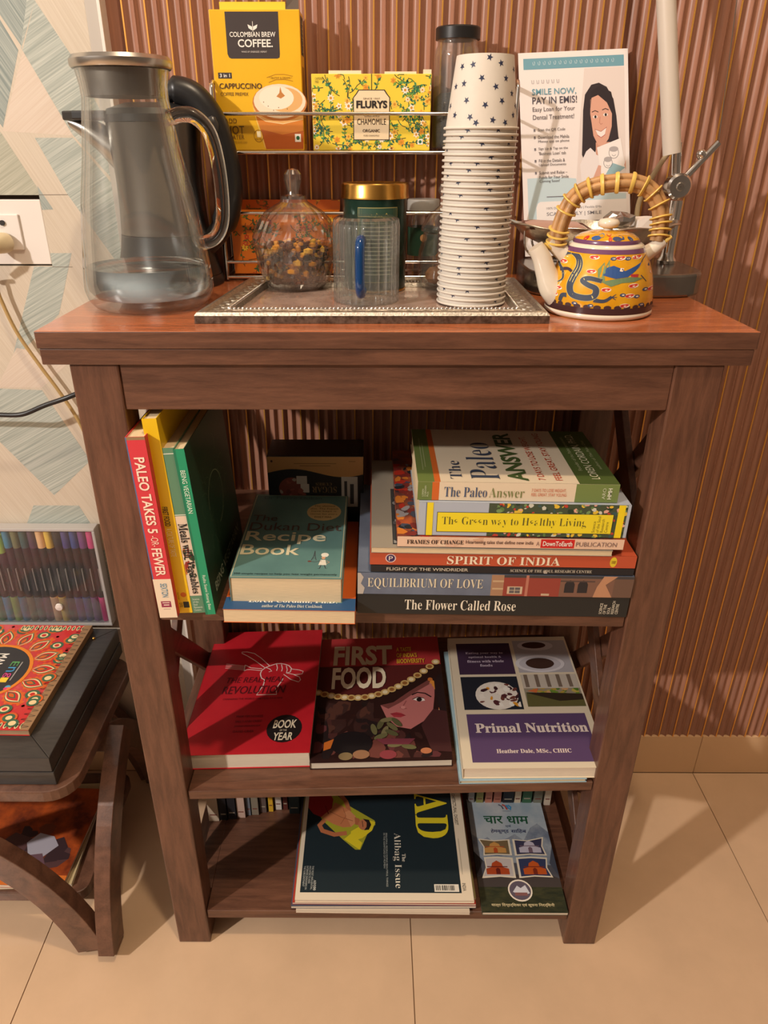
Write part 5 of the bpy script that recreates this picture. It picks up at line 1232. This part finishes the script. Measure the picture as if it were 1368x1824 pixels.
c.poly([tq(*p) for p in ((690,570),(715,500),(770,480),(830,505),(870,530),(930,500),(1000,455),(985,500),(940,550),(900,585),(800,600))], (44, 80, 140), 3.4)
c.poly([tq(*p) for p in ((680,630),(790,605),(930,585),(1030,605),(960,635),(860,640),(770,675))], (112, 136, 96), 3.2); c.poly([tq(*p) for p in ((920,560),(990,565),(985,590),(930,592))], (176, 50, 50), 3.6)
c.poly([tq(*p) for p in ((830,500),(860,505),(850,535),(825,530))], (240, 220, 200), 3.8); c.poly([tq(*p) for p in ((840,508),(855,512),(848,526))], (40, 30, 40), 4)
ribbon([(1000,460),(1010,430),(1045,385)], [10, 5], NAVY, 3); ribbon([(1010,575),(1040,610),(1065,640)], [8, 4], NAVY, 3)
ribbon([(400,790),(360,800),(345,860)], [44, 30], NAVY, 2.4); ribbon([(640,810),(730,815),(790,770)], [40, 26], NAVY, 2.4)
for a in (-.7, 0, .6): ribbon([(790,775),(790+45*math.cos(a),775+45*math.sin(a))], [10, 4], NAVY, 2.4)
ribbon([(310,560),(380,540),(420,560)], [30, 26], (60, 44, 60), 2.2)
for k, (x, y) in enumerate(((600,410),(820,410),(955,408),(590,540),(735,705),(960,670),(940,765),(910,860),(310,735),(330,480),(280,805),(1125,720),(1130,560))):
    for dx, dy, r, col, l in ((0, 0, 44, (240, 226, 200), 2.8), (-8, 2, 32, (196, 50, 40), 3.2), (16, -6, 20, (206, 60, 46), 3.3), (2, 4, 12, (240, 226, 200), 3.6)):
        c.poly([tq(x+dx+r*math.cos(2*PI*j/10), y+dy+r*.5*math.sin(2*PI*j/10)) for j in range(10)], col, l)
for x, y in ((480,858),(620,866),(1065,715),(1050,862),(1085,490),(760,418),(880,418),(1000,775),(880,755)):
    c.poly([tq(x+26*math.cos(2*PI*j/10), y+17*math.sin(2*PI*j/10)) for j in range(10)], (60, 74, 110), 3); c.poly([tq(x+4+12*math.cos(2*PI*j/8), y+7*math.sin(2*PI*j/8)) for j in range(8)], (232, 220, 200), 3.4)
c.done('glaze_painting')
lr = lambda z: .0352 + (.0705-z)*.9 if z > .0705 else .0352
def lidr(z):
    pts = [(.0724, .0330), (.0750, .0312), (.0782, .026), (.0806, .018), (.0818, .009)]
    for (z0, r0), (z1, r1) in zip(pts, pts[1:]):
        if z <= z1: return r0 + (r1-r0)*max(0, z-z0)/(z1-z0)
    return .01
c = RevCanvas(ld, lidr, front=fr, lift=.0004)
for x, z, s, col in ((-.35, .0765, .16, (52, 90, 150)), (-.22, .0785, .12, (80, 120, 150)), (.35, .0762, .16, (60, 74, 110)), (.52, .0772, .10, (60, 74, 110)), (-.7, .0760, .09, (196, 50, 40)), (.08, .0800, .1, (196, 50, 40)), (.85, .0760, .1, (60, 74, 110)), (.12, .0760, .06, (206, 80, 50))):
    c.ell(x, z, s, .0019, col, None, 12)
c.done('glaze_painting')
obj('spout', MB().tube(bez([(-.040, -.006, .016), (-.052, -.006, .026), (-.060, -.006, .042), (-.066, -.006, .056), (-.073, -.006, .066)], 6), [.0165, .0160, .0155, .0150, .0145, .014, .0135, .013, .0125, .012, .0115, .011, .0107, .0104, .0102, .01, .0098, .0096, .0094, .0092, .0090, .0088, .0086, .0084, .0082], 18), PORC, tp, smooth=60)
for s in (-1, 1):
    obj('lug', MB().tube([(s*.039, 0, .056), (s*.050, 0, .064), (s*.058, 0, .071)], [.0085, .0072, .0062], 14), PORC, tp, smooth=60)
BAM = mat('bamboo', (196, 150, 100), .45, var=.25, scale=60); WRAP = mat('cane_wrap', (226, 190, 96), .4)
harc = bez([(-.052, 0, .066), (-.0505, 0, .082), (-.0455, 0, .100), (-.038, 0, .1135), (-.024, 0, .1220), (-.005, 0, .1262), (.018, 0, .1268), (.036, 0, .1205), (.0485, 0, .106), (.0535, 0, .088), (.0535, 0, .0715)], 6)
for dx, dy in ((0.0015, -.0040), (.0015, .0040), (-.0035, 0), (.0055, 0)):
    off = []
    for i, p in enumerate(harc):
        t = (harc[min(i+1, len(harc)-1)] - harc[max(i-1, 0)]).normalized(); n = Vector((0, 1, 0)).cross(t).normalized()
        off.append(p + n*dx + Vector((0, dy, 0)))
    obj('handle_cane', MB().tube(off, .0040, 8), BAM, tp, smooth=60)
for i in list(range(2, 8, 2)) + list(range(12, 56, 4)) + list(range(54, 60, 2)):
    if i >= len(harc) - 1: continue
    p = harc[i]; t = (harc[i+1] - harc[i-1]).normalized(); n = Vector((0, 1, 0)).cross(t).normalized()
    ringp = []
    for k in range(14):
        a = 2*PI*k/14; ringp.append(p + n*(.0092*math.cos(a)+.001) + Vector((0, .0084*math.sin(a), 0)) + t*(.0022*math.sin(a)))
    obj('cane_wrap', MB().tube(ringp, .0011, 6, closed=True, flat_=2.0), WRAP, tp, smooth=60)
for s in (-1, 1): obj('cane_peg', MB().tube([(s*.050, -.003, .062), (s*.064, -.004, .072 + .004*s)], .0022, 8), WRAP, tp, smooth=60)
tp.scale = (1, 1, .985)

# ================================================================== stool at the left
st = thing('side_stool', 'low dark wooden stool with curved crossing legs left of the bookcase', 'stool', (-.635, .155, 0))
SX, SY, ST_ = .203, .146, .312
def rrect(a, b_, r, n=6):
    out = []
    for cx, cy, a0 in ((a-r, b_-r, 0), (-a+r, b_-r, PI/2), (-a+r, -b_+r, PI), (a-r, -b_+r, 3*PI/2)):
        for k in range(n+1): t = a0 + PI/2*k/n; out.append((cx + r*math.cos(t), cy + r*math.sin(t)))
    return out
obj('stool_top', MB().prism(rrect(SX, SY, .04), ST_-.019, ST_), STOOL, st, bevel=.002)
def curved_leg(p, q, bow, w, t, axis):
    """arched board from foot p to head q (2-D in plane), thickness t along axis"""
    P_, Q_ = Vector(p), Vector(q); d = (Q_-P_); n = Vector((-d.y, d.x)).normalized(); pts = []
    for k in range(13):
        s = k/12; pts.append(P_ + d*s + n*(bow*4*s*(1-s)))
    L_, R_ = [], []
    for i in range(13):
        t_ = (pts[min(i+1, 12)] - pts[max(i-1, 0)]).normalized(); nn = Vector((-t_.y, t_.x))*w/2; L_.append(pts[i]+nn); R_.append(pts[i]-nn)
    mb = MB(); h = t/2
    def pt(v, o): return (v.x, o, v.y) if axis == 'y' else (o, v.x, v.y)
    vs = []
    for i in range(13): vs += [pt(L_[i], -h), pt(L_[i], h), pt(R_[i], h), pt(R_[i], -h)]
    fs = [(0,1,2,3), (48,51,50,49)]
    for i in range(12):
        for k in range(4): fs.append((4*i+k, 4*i+(k+1)%4, 4*i+4+(k+1)%4, 4*i+4+k))
    return mb.add(vs, fs)
zt = ST_ - .0195
for sy in (-1, 1):
    for sx in (-1, 1):
        o = obj('curved_leg', curved_leg((sx*.190, .0145), (-sx*.010, zt-.012), -sx*.038, .044, .024, 'y'), STOOL, st, bevel=.001, loc=(0, sy*(.166 if sx > 0 else .142) + 0, 0))
for sx in (-1, 1):
    for sy in (-1, 1):
        o = obj('curved_leg', curved_leg((sy*.168, .0145), (-sy*.010, zt-.012), -sy*.034, .044, .024, 'x'), STOOL, st, bevel=.001, loc=(sx*(.193 if sy > 0 else .2165), 0, 0))
obj('lower_shelf', MB().prism(rrect(.170, .120, .02), .046, .066), STOOL, st, bevel=.0015)
LM = 'magazines on the lower shelf of the stool'
b = book('magazine', 'plain cream magazine lying lowest under the stool', .21, .20, .006, (-.700, .035, .0665), (0, 0, .05), (190, 170, 130), '-x', PAPER_W, .0004, .0005, group=LM, cat='magazine')
b = book('magazine', 'orange magazine with a white portrait picture under the stool', .20, .19, .006, (-.700, .042, .0729), (0, 0, -.03), mat('orange_mag', (186, 84, 34), .4, rgb2=(96, 40, 26), scale=30), '-x', PAPER_W, .0004, .0005, group=LM, cat='magazine')
c = top_canvas(b, .20, .19, .006); blobs(c, .3, .15, .95, .6, [(60, 40, 44), (120, 60, 40), (90, 60, 60)], 16, .12, 4); c.L = 9; c.poly([(.55,.40),(.62,.5),(.75,.47),(.82,.38),(.74,.27),(.66,.24),(.60,.3)], (176, 172, 184)); c.poly([(.62,.28),(.72,.3),(.78,.2),(.66,.16)], (110, 80, 90)); c.rect(0, 0, 1, .1, (206, 110, 40)); c.done()

# dark framed box on the stool
ZS = ST_ + .0006
bx_ = thing('dark_box', 'charcoal wooden box with mitred frame lid on the stool', 'box', (-.4575, .022, ZS))
CHAR = mat('charcoal_wood', (62, 58, 54), .35, rgb2=(50, 46, 44), scale=30, stretch=(1, 6, 6))
BWd, BDp, BH = .40, .292, .050
obj('box_body', MB().box(-BWd, 0, 0, .001, BDp, .023), CHAR, bx_, bevel=.001)
for i, (a, b_) in enumerate((((-BWd, 0), (0, 0)), ((0, 0), (0, BDp)), ((0, BDp), (-BWd, BDp)), ((-BWd, BDp), (-BWd, 0)))):
    w = .052; n_in = {0: ((w, w), (-w, w)), 1: ((-w, w), (-w, -w)), 2: ((-w, -w), (w, -w)), 3: ((w, -w), (w, w))}[i]
    p = [a, b_, (b_[0]+n_in[1][0], b_[1]+n_in[1][1]), (a[0]+n_in[0][0], a[1]+n_in[0][1])]
    obj('frame_rail', MB().prism(p, .0245, BH), CHAR, bx_, bevel=.0012)
obj('panel', MB().box(-BWd+.0525, .0525, .03, -.0525, BDp-.0525, BH-.002), CHAR, bx_)
obj('clasp', MB().sphere((-.030, BDp-.03, BH+.001), .003, 8), GOLD, bx_, smooth=60)
# mandala colouring book
ZBX = ZS + BH + .0006
mb_ = book('colouring_book', 'red mandala patterned colouring book on the charcoal box', .30, .245, .010, (-.8000, .0665, ZBX), (0, 0, -.015), (190, 40, 40), '+x', mat('kraft_pages', (176, 146, 110), .8, var=.2, scale=60, stretch=(1, 1, 30)), .0006, .0012, spine_col=(150, 116, 80))
c = top_canvas(mb_, .30, .245, .010)
RED = (190, 42, 40); DGN = (60, 96, 70); TER = (206, 92, 34); CRM = (226, 200, 150)
cx, cy = .60, .50
def pol(r, a): return (cx + r*math.cos(a), cy + r*math.sin(a)*.30/.245)
for k in range(16):
    a = 2*PI*k/16 + .1
    def petal(r0, r1, w, col, l):
        P_ = [pol(r0 + (r1-r0)*s, a + w*math.sin(PI*min(1, s*1.1))*sg*(1 - s*.35)) for s, sg in [(i/10, 1) for i in range(11)] + [(i/10, -1) for i in range(10, -1, -1)]]
        P_ = [(min(.985, max(.0, x)), min(1, max(0, y))) for x, y in P_]; c.poly(P_, col, l)
    petal(.215, .385, .19, TER, 2); petal(.22, .365, .155, DGN, 2.4); petal(.225, .355, .135, CRM, 2.8); petal(.23, .345, .105, RED, 3.2); petal(.24, .315, .07, DGN, 3.6); petal(.25, .30, .045, TER, 4.0)
    for j in range(7):
        for sg in (-1, 1):
            s = j/6; x, y = pol(.225 + .165*s, a + sg*.18*math.sin(PI*min(1, s*1.05+.05))*(1-s*.3)); c.ell(min(.975, max(.01, x)), min(.985, max(.015, y)), .0085, .0104, (206, 96, 36), 4.4, 8)
    a2 = a + PI/16
    for r, s, col in ((.355, .036, DGN), (.355, .022, CRM), (.355, .013, RED), (.43, .040, TER), (.43, .030, DGN), (.43, .016, CRM), (.48, .03, DGN), (.48, .018, CRM)):
        x, y = pol(r, a2); c.ell(min(.94, max(.04, x)), min(.95, max(.05, y)), s, s*1.1, col, None, 12)
for k in range(14):
    for y in (.965, .035): x = .62 + k*.026; c.ell(x, y, .009, .026, CRM, 9, 10); c.ell(x, y, .005, .018, DGN, 9.4, 10)
c.rect(.958, 0, 1, 1, (150, 116, 82), 9.6)
for k in range(22): c.line([(.962 + .03*math.sin(j*.9), .02 + k*.044 + j*.0042) for j in range(8)], .0009, (44, 34, 30), 9.8)
c.ell(cx, cy, .225, .225*.30/.245, (216, 128, 40), 10, 40); c.ell(cx, cy, .207, .207*.30/.245, (40, 36, 36), 10.4, 40)
for ch, y0, col, x0 in (('E', .60, (90, 160, 90), .725), ('n', .545, (70, 150, 200), .728), ('g', .49, (206, 70, 130), .722), ('l', .445, (226, 196, 60), .728)): c.text(ch, .70, y0-.045, .74, y0, col, rot=-90, l=24)
c.text('MANDALA', .60, .36, .655, .68, (230, 224, 214), rot=-90, bold=.02, l=24); c.rect(.750, .42, .755, .60, (170, 164, 156), 12); c.ell(.765, .36, .014, .016, (80, 160, 200), 12); c.ell(.772, .345, .010, .014, (230, 120, 60), 12.4); c.ell(.758, .345, .009, .012, (220, 60, 110), 12.6)
c.done()
# pen case standing behind
ZPC = ST_ + .0006
pc = thing('pen_case', 'clear plastic case of coloured markers standing against the papered wall', 'case', (-.4680, .3405, ZBX))
CASE = thin_glass('clear_plastic', (.96, .96, .96), .12, base=.03, power=.4, milk=.015)
CASEF = mat('frosted_plastic', (176, 172, 168), .4)
PWd, PH, PD = .34, .188, .020
for nm, bb in (('bottom_edge', (-PWd, -PD, 0, 0, 0, .006)), ('top_edge', (-PWd, -PD, PH-.005, 0, 0, PH)), ('side_edge', (-PWd, -PD, .0062, -PWd+.005, 0, PH-.0052)), ('side_edge', (-.005, -PD, .0062, 0, 0, PH-.0052))):
    obj(nm, MB().box(*bb), CASEF, pc, bevel=.001)
obj('front_sheet', MB().box(-PWd+.0052, -PD, .0062, -.0052, -PD+.0008, PH-.0052), CASE, pc)
obj('back_sheet', MB().box(-PWd+.0052, -.0012, .0062, -.0052, 0, PH-.0052), mat('case_back', (150, 146, 144), .5), pc)
flap = [(-PWd+.01, .008), (-.012, .008), (-.012, .045), (-.02, .056), (-PWd+.01, .060)]
obj('flap', MB().prism(flap, 0, .0008, Matrix(((1,0,0,0),(0,0,-1,-PD-.0004),(0,1,0,0),(0,0,0,1)))), thin_glass('flap_plastic', (.84, .86, .88), .2, base=.03, power=.4, milk=.04), pc)
obj('snap_button', MB().lathe([(.0005, 0), (.0065, 0), (.0060, .003), (.0005, .004)], 20), mat('white_plastic', (226, 218, 210), .35), pc, smooth=40, loc=(-.083, -PD-.0013, .040), rot=(PI/2, 0, 0))
mcols = [('pink', (206, 70, 130)), ('purple', (120, 70, 130)), ('blue', (56, 76, 140)), ('indigo', (74, 70, 130)), ('black', (44, 44, 50)), ('yellow', (226, 190, 80)), ('peach', (236, 190, 140)), ('plum', (84, 62, 84)), ('dark teal', (58, 90, 92)), ('olive', (112, 116, 84)), ('teal blue', (60, 130, 160)), ('lime green', (150, 190, 80)), ('sky blue', (60, 150, 190)), ('green', (60, 140, 70)), ('red', (190, 50, 50)), ('orange', (220, 120, 50)), ('brown', (110, 70, 50)), ('grey', (130, 130, 134)), ('violet', (100, 60, 150)), ('turquoise', (60, 170, 160)), ('crimson', (150, 30, 60)), ('mint', (150, 200, 170)), ('navy', (30, 40, 90)), ('cream', (226, 214, 180))]
MBODY = mat('marker_black', (36, 36, 40), .4)
SLV = mat('marker_tip_grey', (150, 146, 142), .4)
for k, (cn, col) in enumerate(mcols):
    x = -.4680 - .0125 - k*.0136
    m = thing('marker_pen', cn + ' capped marker pen in the clear plastic case', 'marker', (x, .3305, ZBX + .0064), group='marker pens in the case')
    tz = .175 if k not in (11, 12) else .165
    obj('barrel', MB().lathe([(.0005, .048), (.0058, .048), (.0062, .055), (.0050, .075), (.0050, .095), (.0062, .112), (.0062, tz-.032), (.0005, tz-.032)], 12), MBODY, m, smooth=40)
    obj('cap', MB().lathe([(.0005, tz), (.0055, tz), (.0064, tz-.003), (.0064, tz-.0318), (.0005, tz-.0318)], 12), flat(col, .4), m, smooth=40)
    obj('end_cap', MB().lathe([(.0005, 0), (.0056, 0), (.0062, .003), (.0062, .0478), (.0005, .0478)], 12), flat(col, .4), m, smooth=40)
    obj('grip_line', MB().box(.0046, -.0066, .062, .0058, -.0040, .105), SLV, m)
